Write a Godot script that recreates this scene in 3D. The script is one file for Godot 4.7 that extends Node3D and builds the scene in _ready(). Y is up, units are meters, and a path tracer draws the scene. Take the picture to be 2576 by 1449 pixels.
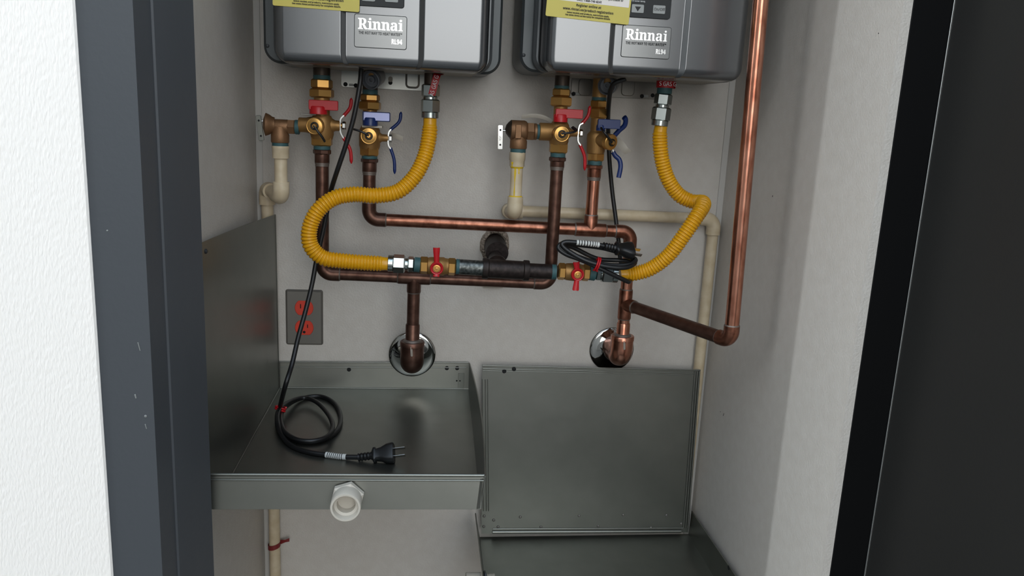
extends Node3D
# A utility closet with two wall-hung tankless water heaters. Metres, y up, back wall at z = 0.

class Geo:
	var v := PackedVector3Array()
	var n := PackedVector3Array()
	var ix := PackedInt32Array()

	func pt(p: Vector3, nn: Vector3) -> int:
		v.append(p)
		n.append(nn.normalized())
		return v.size() - 1

	func tri(a: int, b: int, c: int) -> void:
		var g := (v[b] - v[a]).cross(v[c] - v[a])
		if g.length_squared() < 1e-20:
			return
		if g.dot(n[a] + n[b] + n[c]) > 0.0:
			ix.append_array([a, c, b])
		else:
			ix.append_array([a, b, c])

	func quad(a: int, b: int, c: int, d: int) -> void:
		tri(a, b, c)
		tri(a, c, d)

	func face(p: Array, out: Vector3) -> void:   # flat polygon facing roughly «out»
		var g: Vector3 = (p[1] - p[0]).cross(p[2] - p[0])
		if g.dot(out) < 0.0:
			g = -g
		var k := []
		for q in p:
			k.append(pt(q, g))
		for i in range(1, p.size() - 1):
			tri(k[0], k[i], k[i + 1])

	# turned shape round the local y axis; prof = [[radius, height], ...] going up; sides > 0 gives a flat-sided nut
	func lathe(x: Transform3D, prof: Array, seg := 28, sides := 0) -> void:
		var m := prof.size()
		var sn := []
		for i in m - 1:
			sn.append(Vector2(prof[i + 1][1] - prof[i][1], prof[i][0] - prof[i + 1][0]).normalized())
		var k := sides if sides > 0 else seg
		for i in m - 1:
			var na: Vector2 = sn[i]
			var nb: Vector2 = sn[i]
			if sides == 0:
				if i > 0 and sn[i - 1].dot(sn[i]) > 0.72:
					na = (sn[i - 1] + sn[i]).normalized()
				if i < m - 2 and sn[i + 1].dot(sn[i]) > 0.72:
					nb = (sn[i + 1] + sn[i]).normalized()
			for j in k:
				var q := []
				for e in [[0, i], [1, i], [1, i + 1], [0, i + 1]]:
					var a: float = TAU * (j + e[0]) / k
					var am: float = TAU * (j + 0.5) / k if sides > 0 else a
					var w: Vector2 = na if e[1] == i else nb
					q.append(pt(x * Vector3(cos(a) * prof[e[1]][0], prof[e[1]][1], sin(a) * prof[e[1]][0]), x.basis * Vector3(cos(am) * w.x, w.y, sin(am) * w.x)))
				quad(q[0], q[1], q[2], q[3])

	# tube along a path; radii may be one number or one per point
	func tube(p: PackedVector3Array, r, seg := 16, caps := true, squash := 1.0) -> void:
		var m := p.size()
		var t := (p[1] - p[0]).normalized()
		var u := t.cross(Vector3.UP if absf(t.y) < 0.9 else Vector3.RIGHT).normalized()
		var run := 0.0
		var rows := []
		for i in m:
			var nt := (p[mini(i + 1, m - 1)] - p[maxi(i - 1, 0)]).normalized()
			var ax := t.cross(nt)
			if ax.length() > 1e-6:
				u = u.rotated(ax.normalized(), t.angle_to(nt))
			t = nt
			u = (u - t * u.dot(t)).normalized()
			var w := t.cross(u)
			var rad: float = r if r is float else r[i]
			var slope := 0.0
			if not r is float:
				var i0 := maxi(i - 1, 0)
				var i1 := mini(i + 1, m - 1)
				slope = (r[i1] - r[i0]) / maxf(p[i0].distance_to(p[i1]), 1e-6)
			var row := []
			for j in seg:
				var a := TAU * j / seg
				var d := u * cos(a) + w * sin(a) * squash
				row.append(pt(p[i] + d * rad, d.normalized() - t * slope))
			rows.append(row)
		for i in m - 1:
			for j in seg:
				quad(rows[i][j], rows[i][(j + 1) % seg], rows[i + 1][(j + 1) % seg], rows[i + 1][j])
		if caps:
			for e in [0, m - 1]:
				var dirn: Vector3 = (p[0] - p[1]) if e == 0 else (p[m - 1] - p[m - 2])
				var c := pt(p[e], dirn)
				var ring := []
				for j in seg:
					ring.append(pt(v[rows[e][j]], dirn))
				for j in seg:
					tri(c, ring[j], ring[(j + 1) % seg])

	# box with chamfered edges, centred on x
	func box(x: Transform3D, size: Vector3, b := 0.001) -> void:
		var h := size * 0.5
		b = minf(b, minf(h.x, minf(h.y, h.z)) * 0.95)
		var ax := [Vector3.RIGHT, Vector3.UP, Vector3.BACK]
		for i in 3:
			var e1: Vector3 = ax[(i + 1) % 3]
			var e2: Vector3 = ax[(i + 2) % 3]
			for s in [-1.0, 1.0]:
				var c: Vector3 = ax[i] * h[i] * s
				var a: Vector3 = e1 * (h[(i + 1) % 3] - b)
				var d: Vector3 = e2 * (h[(i + 2) % 3] - b)
				face([x * (c + a + d), x * (c + a - d), x * (c - a - d), x * (c - a + d)], x.basis * c)
				for s2 in [-1.0, 1.0]:
					var o1: Vector3 = ax[i] * s * h[i] + e1 * s2 * (h[(i + 1) % 3] - b)
					var o2: Vector3 = ax[i] * s * (h[i] - b) + e1 * s2 * h[(i + 1) % 3]
					face([x * (o1 + d), x * (o1 - d), x * (o2 - d), x * (o2 + d)], x.basis * (o1 + o2))
		for sx in [-1.0, 1.0]:
			for sy in [-1.0, 1.0]:
				for sz in [-1.0, 1.0]:
					var s := Vector3(sx, sy, sz)
					var q := []
					for i in 3:
						var o := h - Vector3.ONE * b
						o[i] = h[i]
						q.append(x * (o * s))
					face(q, x.basis * s)

	# outline in the local xy plane pushed out along z from 0 to depth, front edge chamfered
	func prism(x: Transform3D, poly: PackedVector2Array, depth: float, b := 0.0005) -> void:
		if Geometry2D.is_polygon_clockwise(poly):
			poly = poly.duplicate()
			poly.reverse()
		var m := poly.size()
		var en := []
		for i in m:
			var d := (poly[(i + 1) % m] - poly[i]).normalized()
			en.append(Vector2(d.y, -d.x))
		var inner := PackedVector2Array()
		for i in m:
			var a: Vector2 = en[(i + m - 1) % m]
			var c: Vector2 = en[i]
			inner.append(poly[i] - (a + c) / maxf(1.0 + a.dot(c), 0.3) * b)
		for i in m:
			var j := (i + 1) % m
			var n0: Vector2 = en[i]
			var n1: Vector2 = en[i]
			if en[(i + m - 1) % m].dot(en[i]) > 0.75:
				n0 = en[(i + m - 1) % m] + en[i]
			if en[j].dot(en[i]) > 0.75:
				n1 = en[j] + en[i]
			var w0 := x.basis * Vector3(n0.x, n0.y, 0).normalized()
			var w1 := x.basis * Vector3(n1.x, n1.y, 0).normalized()
			var f := x.basis * Vector3.BACK
			quad(pt(x * Vector3(poly[i].x, poly[i].y, 0), w0), pt(x * Vector3(poly[j].x, poly[j].y, 0), w1), pt(x * Vector3(poly[j].x, poly[j].y, depth - b), w1), pt(x * Vector3(poly[i].x, poly[i].y, depth - b), w0))
			quad(pt(x * Vector3(poly[i].x, poly[i].y, depth - b), w0 + f), pt(x * Vector3(poly[j].x, poly[j].y, depth - b), w1 + f), pt(x * Vector3(inner[j].x, inner[j].y, depth), w1 + f), pt(x * Vector3(inner[i].x, inner[i].y, depth), w0 + f))
		for e in [0, 1]:
			var pl := inner if e == 1 else poly
			var tr := Geometry2D.triangulate_polygon(pl)
			var z := depth if e == 1 else 0.0
			var nn := x.basis * (Vector3.BACK if e == 1 else Vector3.FORWARD)
			for k in range(0, tr.size(), 3):
				tri(pt(x * Vector3(pl[tr[k]].x, pl[tr[k]].y, z), nn), pt(x * Vector3(pl[tr[k + 1]].x, pl[tr[k + 1]].y, z), nn), pt(x * Vector3(pl[tr[k + 2]].x, pl[tr[k + 2]].y, z), nn))

	# bent sheet: rows of points (all rows equally long), given a thickness along its normals
	func sheet(rows: Array, th: float) -> void:
		var m := rows.size()
		var k: int = rows[0].size()
		var nn := []
		for i in m:
			var r := []
			for j in k:
				var du: Vector3 = rows[mini(i + 1, m - 1)][j] - rows[maxi(i - 1, 0)][j]
				var dv: Vector3 = rows[i][mini(j + 1, k - 1)] - rows[i][maxi(j - 1, 0)]
				r.append(du.cross(dv).normalized())
			nn.append(r)
		for s in [0.5, -0.5]:
			var id := []
			for i in m:
				var r := []
				for j in k:
					r.append(pt(rows[i][j] + nn[i][j] * th * s, nn[i][j] * s))
				id.append(r)
			for i in m - 1:
				for j in k - 1:
					quad(id[i][j], id[i + 1][j], id[i + 1][j + 1], id[i][j + 1])
		var loop := []
		for j in k: loop.append([0, j])
		for i in range(1, m): loop.append([i, k - 1])
		for j in range(k - 2, -1, -1): loop.append([m - 1, j])
		for i in range(m - 2, 0, -1): loop.append([i, 0])
		var mid: Vector3 = (rows[0][0] + rows[m - 1][k - 1] + rows[0][k - 1] + rows[m - 1][0]) * 0.25
		for q in loop.size():
			var a = loop[q]
			var b = loop[(q + 1) % loop.size()]
			var pa: Vector3 = rows[a[0]][a[1]]
			var pb: Vector3 = rows[b[0]][b[1]]
			var ta: Vector3 = nn[a[0]][a[1]] * th * 0.5
			var tb: Vector3 = nn[b[0]][b[1]] * th * 0.5
			face([pa + ta, pb + tb, pb - tb, pa - ta], (pa + pb) * 0.5 - mid)

	func mesh() -> ArrayMesh:
		var arr := []
		arr.resize(Mesh.ARRAY_MAX)
		arr[Mesh.ARRAY_VERTEX] = v
		arr[Mesh.ARRAY_NORMAL] = n
		arr[Mesh.ARRAY_INDEX] = ix
		var am := ArrayMesh.new()
		am.add_surface_from_arrays(Mesh.PRIMITIVE_TRIANGLES, arr)
		return am


var used := {}
var M := {}


func numbered(s: String) -> String:
	var k: int = used.get(s, 0)
	used[s] = k + 1
	return s if k == 0 else "%s_%03d" % [s, k]


func tag(o: Node, label: String, category: String, group := "") -> void:
	o.set_meta("label", label)
	o.set_meta("category", category)
	if group:
		o.set_meta("group", group)


func thing(called: String, base: Vector3, label: String, category: String, group := "") -> Node3D:
	var o := Node3D.new()
	o.name = numbered(called)
	o.position = base
	add_child(o)
	tag(o, label, category, group)
	return o


func part(o: Node3D, called: String, g: Geo, m: Material, label := "") -> MeshInstance3D:
	var mi := MeshInstance3D.new()
	mi.name = called
	mi.mesh = g.mesh()
	mi.material_override = m
	o.add_child(mi, true)
	mi.position = Vector3.ZERO if o is MeshInstance3D else -o.position
	if label:
		mi.set_meta("label", label)
	return mi


func solo(called: String, g: Geo, m: Material, label: String, category: String, group := "") -> MeshInstance3D:
	var mi := MeshInstance3D.new()
	mi.name = numbered(called)
	mi.mesh = g.mesh()
	mi.material_override = m
	add_child(mi)
	tag(mi, label, category, group)
	return mi


func struct(called: String, g: Geo, m: Material, label := "") -> MeshInstance3D:
	var mi := MeshInstance3D.new()
	mi.name = called
	mi.mesh = g.mesh()
	mi.material_override = m
	add_child(mi)
	mi.set_meta("kind", "structure")
	if label:
		mi.set_meta("label", label)
	return mi


# lettering of height h (capital letters), centred at a point of a face that looks along «facing», tilted by «tilt»
func letters(o: Node3D, called: String, s: String, at: Vector3, h: float, m: Material, font := "Droid Sans", weight := 400, tilt := 0.0, xs := 1.0, facing := Vector3.BACK, up := Vector3.UP) -> void:
	var f := SystemFont.new()
	f.font_names = PackedStringArray([font])
	f.font_weight = weight
	var t := TextMesh.new()
	t.text = s
	t.font = f
	t.font_size = 32
	t.pixel_size = h / (32.0 * 0.72)
	t.depth = 0.0006
	t.curve_step = 2.0
	var mi := MeshInstance3D.new()
	mi.name = called
	mi.mesh = t
	mi.material_override = m
	o.add_child(mi, true)
	var b := Basis(up.cross(facing).normalized(), up.normalized(), facing.normalized()).rotated(facing.normalized(), tilt)
	b.x *= xs
	mi.transform = Transform3D(b, at - (o.position if not o is MeshInstance3D else Vector3.ZERO))


static func along(p: Vector3, d: Vector3) -> Transform3D:   # local y runs along d
	d = d.normalized()
	var x := d.cross(Vector3.BACK if absf(d.z) < 0.9 else Vector3.UP).normalized()
	return Transform3D(Basis(x, d, x.cross(d)), p)


static func up_at(x: float, y: float, z: float) -> Transform3D:
	return Transform3D(Basis.IDENTITY, Vector3(x, y, z))


func turned(x: Transform3D, prof: Array, seg := 28) -> Geo:
	var g := Geo.new()
	g.lathe(x, prof, seg)
	return g


func nut_prof(r: float, l: float) -> Array:
	var c := minf(0.0022, l * 0.2)
	return [[0, 0], [r * 0.84, 0], [r, c], [r, l - c], [r * 0.84, l], [0, l]]


func nut(a: Vector3, b: Vector3, flats: float, spin := 0.0) -> Geo:   # flats = width across flats
	var g := Geo.new()
	var x := along(a, b - a)
	x.basis = x.basis * Basis(Vector3.UP, spin)
	g.lathe(x, nut_prof(flats * 0.577, a.distance_to(b)), 6, 6)
	return g


func rod(a: Vector3, b: Vector3, r: float, c := 0.0006, seg := 28) -> Geo:
	var l := a.distance_to(b)
	return turned(along(a, b - a), [[0, 0], [r - c, 0], [r, c], [r, l - c], [r - c, l], [0, l]], seg)


func grip(a: Vector3, b: Vector3, r: float) -> Geo:   # ribbed band of thread sealant
	var l := a.distance_to(b)
	var pr := [[0, 0]]
	var k := maxi(3, int(l / 0.0016))
	for i in k + 1:
		pr.append([r * (1.0 if i % 2 else 0.965), l * i / k])
	pr.append([0, l])
	return turned(along(a, b - a), pr, 24)


static func curve(p: Array, per := 10) -> PackedVector3Array:   # smooth path through the points
	var o := PackedVector3Array()
	var m := p.size()
	for i in m - 1:
		var a: Vector3 = p[maxi(i - 1, 0)] if i > 0 else p[0] * 2.0 - p[1]
		var b: Vector3 = p[i]
		var c: Vector3 = p[i + 1]
		var d: Vector3 = p[i + 2] if i + 2 < m else c * 2.0 - b
		for k in per:
			o.append(b.cubic_interpolate(c, a, d, float(k) / per))
	o.append(p[m - 1])
	return o


static func fillet(a: Vector3, c: Vector3, b: Vector3, r: float, k := 10) -> PackedVector3Array:
	var d1 := (a - c).normalized()
	var d2 := (b - c).normalized()
	var o := PackedVector3Array([a])
	var half := d1.angle_to(d2) * 0.5
	var l := r / tan(half)
	var s := c + d1 * l
	var e := c + d2 * l
	for i in k + 1:
		var t := float(i) / k
		var w := (d1 + d2).normalized()
		var o0 := c + w * (r / sin(half))
		o.append(o0 + (s - o0).slerp(e - o0, t))
	o.append(b)
	return o


static func even(p: PackedVector3Array, step: float) -> PackedVector3Array:
	var o := PackedVector3Array([p[0]])
	var left := step
	for i in p.size() - 1:
		var a := p[i]
		var l := a.distance_to(p[i + 1])
		var d := left
		while d <= l:
			o.append(a.lerp(p[i + 1], d / l))
			d += step
		left = d - l
	return o


func pipe(o: Node3D, a: Vector3, b: Vector3, r: float, m: Material, called := "pipe") -> void:
	part(o, called, rod(a, b, r, 0.0008, 32), m)


func elbow(o: Node3D, a: Vector3, c: Vector3, b: Vector3, r: float, m: Material, joint: Material = null, legs := 2.6) -> void:
	var d1 := (a - c).normalized()
	var d2 := (b - c).normalized()
	var rr := r * 1.13
	var f := fillet(c + d1 * r * legs, c, c + d2 * r * legs, r * 1.55, 12)
	var g := Geo.new()
	g.tube(f, rr, 32)
	part(o, "elbow", g, m)
	if joint:
		for d in [d1, d2]:
			part(o, "solder_joint", solder(c + d * r * legs, d, r), joint)


func solder(p: Vector3, d: Vector3, r: float) -> Geo:
	return turned(along(p - d * 0.0012, d), [[r * 0.9, 0], [r * 1.12, 0], [r * 1.1, 0.0016], [r * 1.02, 0.0034], [r * 0.9, 0.0036]], 28)


func tee(o: Node3D, c: Vector3, axis: Vector3, br: Vector3, r: float, m: Material, joint: Material) -> void:
	axis = axis.normalized()
	br = br.normalized()
	var g := Geo.new()
	g.lathe(along(c - axis * r * 2.5, axis), [[0, 0], [r * 1.12, 0], [r * 1.14, 0.001], [r * 1.14, r * 5 - 0.001], [r * 1.12, r * 5], [0, r * 5]], 32)
	g.lathe(along(c, br), [[0, 0], [r * 1.13, 0], [r * 1.13, r * 2.36], [r * 1.1, r * 2.4], [0, r * 2.4]], 32)
	part(o, "tee", g, m)
	for e in [axis * 2.5, -axis * 2.5, br * 2.4]:
		part(o, "solder_joint", solder(c + e * r, e.normalized(), r), joint)


# threaded copper adapter below a valve: ring, barrel and solder joint; top at y0
func adapter(o: Node3D, x: float, z: float, y0: float, y1: float, y2: float, r: float, m: Material, joint: Material) -> void:
	var g := Geo.new()
	g.lathe(up_at(x, y2, z), [[0, 0], [r * 1.1, 0], [r * 1.13, 0.001], [r * 1.13, y1 - y2], [0, y1 - y2]], 28)
	g.lathe(up_at(x, y1 - 0.001, z), nut_prof(r * 1.36, y0 - y1 + 0.001), 8, 8)
	part(o, "threaded_adapter", g, m)
	part(o, "solder_joint", turned(up_at(x, y2 - 0.006, z), [[r * 0.98, 0], [r * 1.07, 0.0008], [r * 1.05, 0.003], [r * 1.13, 0.006], [r * 1.1, 0.0075], [r * 0.98, 0.0075]], 24), joint)


func rect(w: float, h: float, r: float, k := 5) -> PackedVector2Array:
	var o := PackedVector2Array()
	for c in [[1, 1, 0], [-1, 1, 90], [-1, -1, 180], [1, -1, 270]]:
		for i in k + 1:
			var a := deg_to_rad(c[2] + 90.0 * i / k)
			o.append(Vector2(c[0] * (w / 2 - r) + cos(a) * r, c[1] * (h / 2 - r) + sin(a) * r))
	return o


func plate(c: Vector3, w: float, h: float, r: float, th: float, b := 0.0004, tilt := 0.0) -> Geo:   # facing +z, back at c.z
	var g := Geo.new()
	g.prism(Transform3D(Basis(Vector3.BACK, tilt), c), rect(w, h, r), th, b)
	return g


func noise(freq: float, kind := FastNoiseLite.TYPE_SIMPLEX_SMOOTH, oct := 3, s := 1, normal := false, strength := 4.0, ramp: Gradient = null, size := 512) -> NoiseTexture2D:
	var f := FastNoiseLite.new()
	f.noise_type = kind
	f.frequency = freq
	f.fractal_octaves = oct
	f.seed = s
	var t := NoiseTexture2D.new()
	t.width = size
	t.height = size
	t.seamless = true
	t.noise = f
	t.as_normal_map = normal
	t.bump_strength = strength
	if ramp:
		t.color_ramp = ramp
	return t


func grad(c: Array) -> Gradient:
	var g := Gradient.new()
	var cols := PackedColorArray()
	var offs := PackedFloat32Array()
	for i in c.size():
		offs.append(c[i][0])
		cols.append(c[i][1])
	g.offsets = offs
	g.colors = cols
	return g


func mat(called: String, c: Color, rough: float, metal := 0.0, tex: Texture2D = null, uvs := Vector3.ONE * 6.0, bump: Texture2D = null, bs := 0.02) -> StandardMaterial3D:
	var m := StandardMaterial3D.new()
	m.resource_name = called
	m.albedo_color = c
	m.roughness = rough
	m.metallic = metal
	if tex:
		m.albedo_texture = tex
	if bump:
		m.heightmap_enabled = true
		m.heightmap_texture = bump
		m.heightmap_scale = bs
	if tex or bump:
		m.uv1_triplanar = true
		m.uv1_scale = uvs
	M[called] = m
	return m


func materials() -> void:
	var speck := noise(0.05, FastNoiseLite.TYPE_CELLULAR, 1, 3)
	var soft := noise(0.012, FastNoiseLite.TYPE_SIMPLEX_SMOOTH, 4, 5)
	var grain := noise(0.03, FastNoiseLite.TYPE_SIMPLEX_SMOOTH, 3, 8)
	mat("wall", Color(0.755, 0.732, 0.70), 0.42, 0.0, noise(0.01, FastNoiseLite.TYPE_SIMPLEX_SMOOTH, 3, 21, false, 4.0, grad([[0.0, Color(0.97, 0.965, 0.96)], [1.0, Color(1, 1, 1)]])), Vector3(3, 3, 3), null)
	M.wall.normal_enabled = true
	M.wall.normal_texture = noise(0.06, FastNoiseLite.TYPE_SIMPLEX_SMOOTH, 2, 4, true, 5.0)
	M.wall.normal_scale = 0.2
	M.wall.uv1_scale = Vector3(7, 7, 7)
	mat("outer_panel", Color(0.925, 0.90, 0.87), 0.55, 0.0, null, Vector3(17.0, 6.0, 17.0), noise(0.03, FastNoiseLite.TYPE_SIMPLEX_SMOOTH, 2, 9), 0.042)
	mat("trim_strip", Color(0.70, 0.685, 0.66), 0.45)
	mat("bronze_paint", Color(0.255, 0.265, 0.278), 0.42, 0.0, null, Vector3.ONE * 12, soft, 0.01)
	mat("frame_black", Color(0.03, 0.03, 0.032), 0.7, 0.0)  # right door frame, much darker than the left one
	M.frame_black.metallic_specular = 0.25
	mat("door_paint", Color(0.115, 0.113, 0.107), 0.45, 0.0, null, Vector3.ONE * 20, soft, 0.006)
	mat("bare_edge", Color(0.72, 0.73, 0.72), 0.35, 0.9)
	mat("galvanised", Color(0.515, 0.515, 0.49), 0.36, 0.95, noise(0.006, FastNoiseLite.TYPE_SIMPLEX_SMOOTH, 4, 11, false, 4.0, grad([[0.0, Color(0.95, 0.955, 0.95)], [1.0, Color(1, 1, 1)]])), Vector3.ONE * 4.0, noise(0.004, FastNoiseLite.TYPE_SIMPLEX_SMOOTH, 2, 12), 0.02)
	mat("hole", Color(0.03, 0.03, 0.03), 0.8)
	mat("rivet_steel", Color(0.62, 0.62, 0.6), 0.35, 0.9)
	mat("stainless", Color(0.47, 0.455, 0.43), 0.38, 0.55)
	mat("heater_silver", Color(0.44, 0.445, 0.45), 0.23, 0.8)
	mat("heater_grey", Color(0.26, 0.275, 0.28), 0.38, 0.4)
	mat("heater_mid", Color(0.36, 0.37, 0.375), 0.4, 0.5)
	mat("heater_under", Color(0.50, 0.48, 0.44), 0.5, 0.6)
	mat("panel_black", Color(0.05, 0.07, 0.075), 0.55)
	mat("button_grey", Color(0.58, 0.59, 0.58), 0.4)
	mat("badge", Color(0.47, 0.475, 0.475), 0.25, 0.75)
	mat("badge_foil", Color(0.96, 0.96, 0.96), 0.2, 0.85)
	mat("ink", Color(0.09, 0.09, 0.09), 0.6)
	mat("print_white", Color(0.88, 0.88, 0.88), 0.5)
	mat("sticker_yellow", Color(0.78, 0.72, 0.34), 0.5)
	mat("sticker_band", Color(0.90, 0.87, 0.84), 0.5)
	mat("label_red", Color(0.66, 0.06, 0.09), 0.45)
	mat("copper", Color(0.86, 0.635, 0.54), 0.24, 1.0, noise(0.012, FastNoiseLite.TYPE_SIMPLEX_SMOOTH, 4, 13, false, 4.0, grad([[0.0, Color(0.62, 0.50, 0.46)], [0.45, Color(0.86, 0.80, 0.78)], [1.0, Color(1, 1, 1)]])), Vector3(9, 3, 9))
	mat("copper_dull", Color(0.66, 0.455, 0.375), 0.34, 0.95, noise(0.014, FastNoiseLite.TYPE_SIMPLEX_SMOOTH, 4, 14, false, 4.0, grad([[0.0, Color(0.60, 0.54, 0.52)], [0.5, Color(0.84, 0.81, 0.79)], [1.0, Color(1, 1, 1)]])), Vector3(7, 7, 7))
	mat("copper_brown", Color(0.46, 0.345, 0.30), 0.40, 0.9, noise(0.014, FastNoiseLite.TYPE_SIMPLEX_SMOOTH, 4, 15, false, 4.0, grad([[0.0, Color(0.68, 0.64, 0.63)], [0.5, Color(0.86, 0.84, 0.83)], [1.0, Color(1, 1, 1)]])), Vector3(7, 7, 7))
	mat("steel_dull", Color(0.58, 0.54, 0.50), 0.5, 0.4)
	mat("solder", Color(0.47, 0.43, 0.40), 0.5, 0.7)
	mat("brass", Color(0.75, 0.57, 0.32), 0.31, 0.85)
	mat("brass_cast", Color(0.61, 0.46, 0.27), 0.48, 0.65, null, Vector3.ONE * 40, grain, 0.012)
	mat("bronze_cast", Color(0.52, 0.385, 0.27), 0.5, 0.65, null, Vector3.ONE * 40, grain, 0.015)
	mat("nipple_dark", Color(0.30, 0.26, 0.23), 0.45, 0.8)
	mat("zinc", Color(0.66, 0.68, 0.67), 0.24, 1.0)
	mat("galv_nipple", Color(0.45, 0.46, 0.45), 0.42, 0.9, noise(0.03, FastNoiseLite.TYPE_SIMPLEX_SMOOTH, 4, 16, false, 4.0, grad([[0.3, Color(0.62, 0.63, 0.63)], [0.75, Color(1, 1, 1)]])), Vector3.ONE * 9)
	mat("black_iron", Color(0.20, 0.165, 0.155), 0.5, 0.55, noise(0.02, FastNoiseLite.TYPE_SIMPLEX_SMOOTH, 4, 17, false, 4.0, grad([[0.2, Color(0.65, 0.62, 0.6)], [0.8, Color(1, 1, 1)]])), Vector3.ONE * 10)
	mat("sealant", Color(0.19, 0.325, 0.335), 0.6)
	mat("hose_yellow", Color(0.83, 0.595, 0.05), 0.33)
	mat("tie_red", Color(0.46, 0.13, 0.13), 0.5)
	mat("vinyl_red", Color(0.70, 0.06, 0.10), 0.38)
	mat("vinyl_blue", Color(0.06, 0.16, 0.38), 0.35)
	mat("foil_lilac", Color(0.62, 0.64, 0.80), 0.3, 0.3)
	mat("chrome", Color(0.66, 0.655, 0.64), 0.06, 1.0)
	mat("steel_bright", Color(0.78, 0.78, 0.77), 0.18, 1.0)
	mat("rubber", Color(0.055, 0.055, 0.06), 0.42)
	mat("cord_print", Color(0.80, 0.80, 0.78), 0.5)
	mat("pvc_cream", Color(0.82, 0.76, 0.655), 0.4, 0.0, noise(0.01, FastNoiseLite.TYPE_SIMPLEX_SMOOTH, 3, 18, false, 4.0, grad([[0.0, Color(0.88, 0.85, 0.80)], [1.0, Color(1, 1, 1)]])), Vector3.ONE * 6)
	mat("pvc_white", Color(0.74, 0.71, 0.66), 0.38)
	mat("primer_stain", Color(0.82, 0.68, 0.12), 0.45)
	mat("tag_white", Color(0.70, 0.67, 0.62), 0.5)
	mat("grey_plastic", Color(0.46, 0.46, 0.46), 0.45)
	mat("plug_grey", Color(0.33, 0.34, 0.36), 0.5)
	mat("dark_plastic", Color(0.16, 0.17, 0.18), 0.5)
	mat("caulk", Color(0.74, 0.69, 0.64), 0.8, 0.0, noise(0.02, FastNoiseLite.TYPE_SIMPLEX_SMOOTH, 4, 19, false, 4.0, grad([[0.25, Color(0.30, 0.26, 0.24)], [0.38, Color(0.8, 0.78, 0.75)], [1.0, Color(1, 1, 1)]])), Vector3.ONE * 20, grain, 0.2)
	mat("receptacle_orange", Color(0.80, 0.23, 0.15), 0.4)
	mat("concrete", Color(0.44, 0.43, 0.41), 0.9, 0.0, noise(0.02, FastNoiseLite.TYPE_SIMPLEX_SMOOTH, 5, 20, false, 4.0, grad([[0.0, Color(0.8, 0.8, 0.8)], [1.0, Color(1, 1, 1)]])), Vector3.ONE * 0.8)
	mat("added_wall_paint", Color(0.52, 0.52, 0.51), 0.8)  # for the unseen walls added opposite the closet


func _ready() -> void:
	# camera, sky and light
	var cam := Camera3D.new()
	cam.name = "camera"
	cam.fov = 39.914
	cam.near = 0.02
	cam.transform = Transform3D(Basis(Vector3(0.99301, 0.0466, 0.10845), Vector3(-0.02219, 0.9761, -0.21617), Vector3(-0.11593, 0.21225, 0.97031)), Vector3(0, 1.45, 1.5))
	add_child(cam)
	cam.current = true
	var we := WorldEnvironment.new()
	we.name = "world_environment"
	var env := Environment.new()
	var sky := Sky.new()
	var sm := ProceduralSkyMaterial.new()
	sm.sky_top_color = Color(0.56, 0.62, 0.68)
	sm.sky_curve = 0.35
	sm.sky_horizon_color = Color(0.95, 0.945, 0.93)
	sm.ground_horizon_color = Color(0.45, 0.45, 0.44)
	sm.ground_bottom_color = Color(0.35, 0.35, 0.34)
	sm.sky_energy_multiplier = 2.1
	sky.sky_material = sm
	env.sky = sky
	env.background_mode = Environment.BG_SKY
	env.ambient_light_source = Environment.AMBIENT_SOURCE_SKY
	env.tonemap_mode = Environment.TONE_MAPPER_LINEAR
	env.tonemap_exposure = 1.08
	env.sdfgi_enabled = true
	env.ssao_enabled = true
	env.ssil_enabled = true
	we.environment = env
	add_child(we)
	var sun := DirectionalLight3D.new()
	sun.name = "sun"
	sun.light_color = Color(0.93, 0.97, 1.0)
	sun.light_energy = 0.21
	sun.light_angular_distance = 0.7
	sun.shadow_enabled = true
	sun.sky_mode = DirectionalLight3D.SKY_MODE_LIGHT_ONLY
	# low sun in haze, coming along the front of the building from the left
	var sd := Vector3(0.955, -0.22, -0.270).normalized()
	sun.basis = Basis.looking_at(sd, Vector3.UP)
	add_child(sun)

	materials()
	room()
	heaters()
	copper_lines()
	valves()
	gas_line()
	drains()
	pans()
	wall_items()
	cords()


func slab(x0: float, x1: float, y0: float, y1: float, z0: float, z1: float, b := 0.001) -> Geo:
	var g := Geo.new()
	g.box(Transform3D(Basis.IDENTITY, Vector3((x0 + x1) / 2, (y0 + y1) / 2, (z0 + z1) / 2)), Vector3(x1 - x0, y1 - y0, z1 - z0), b)
	return g


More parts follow.
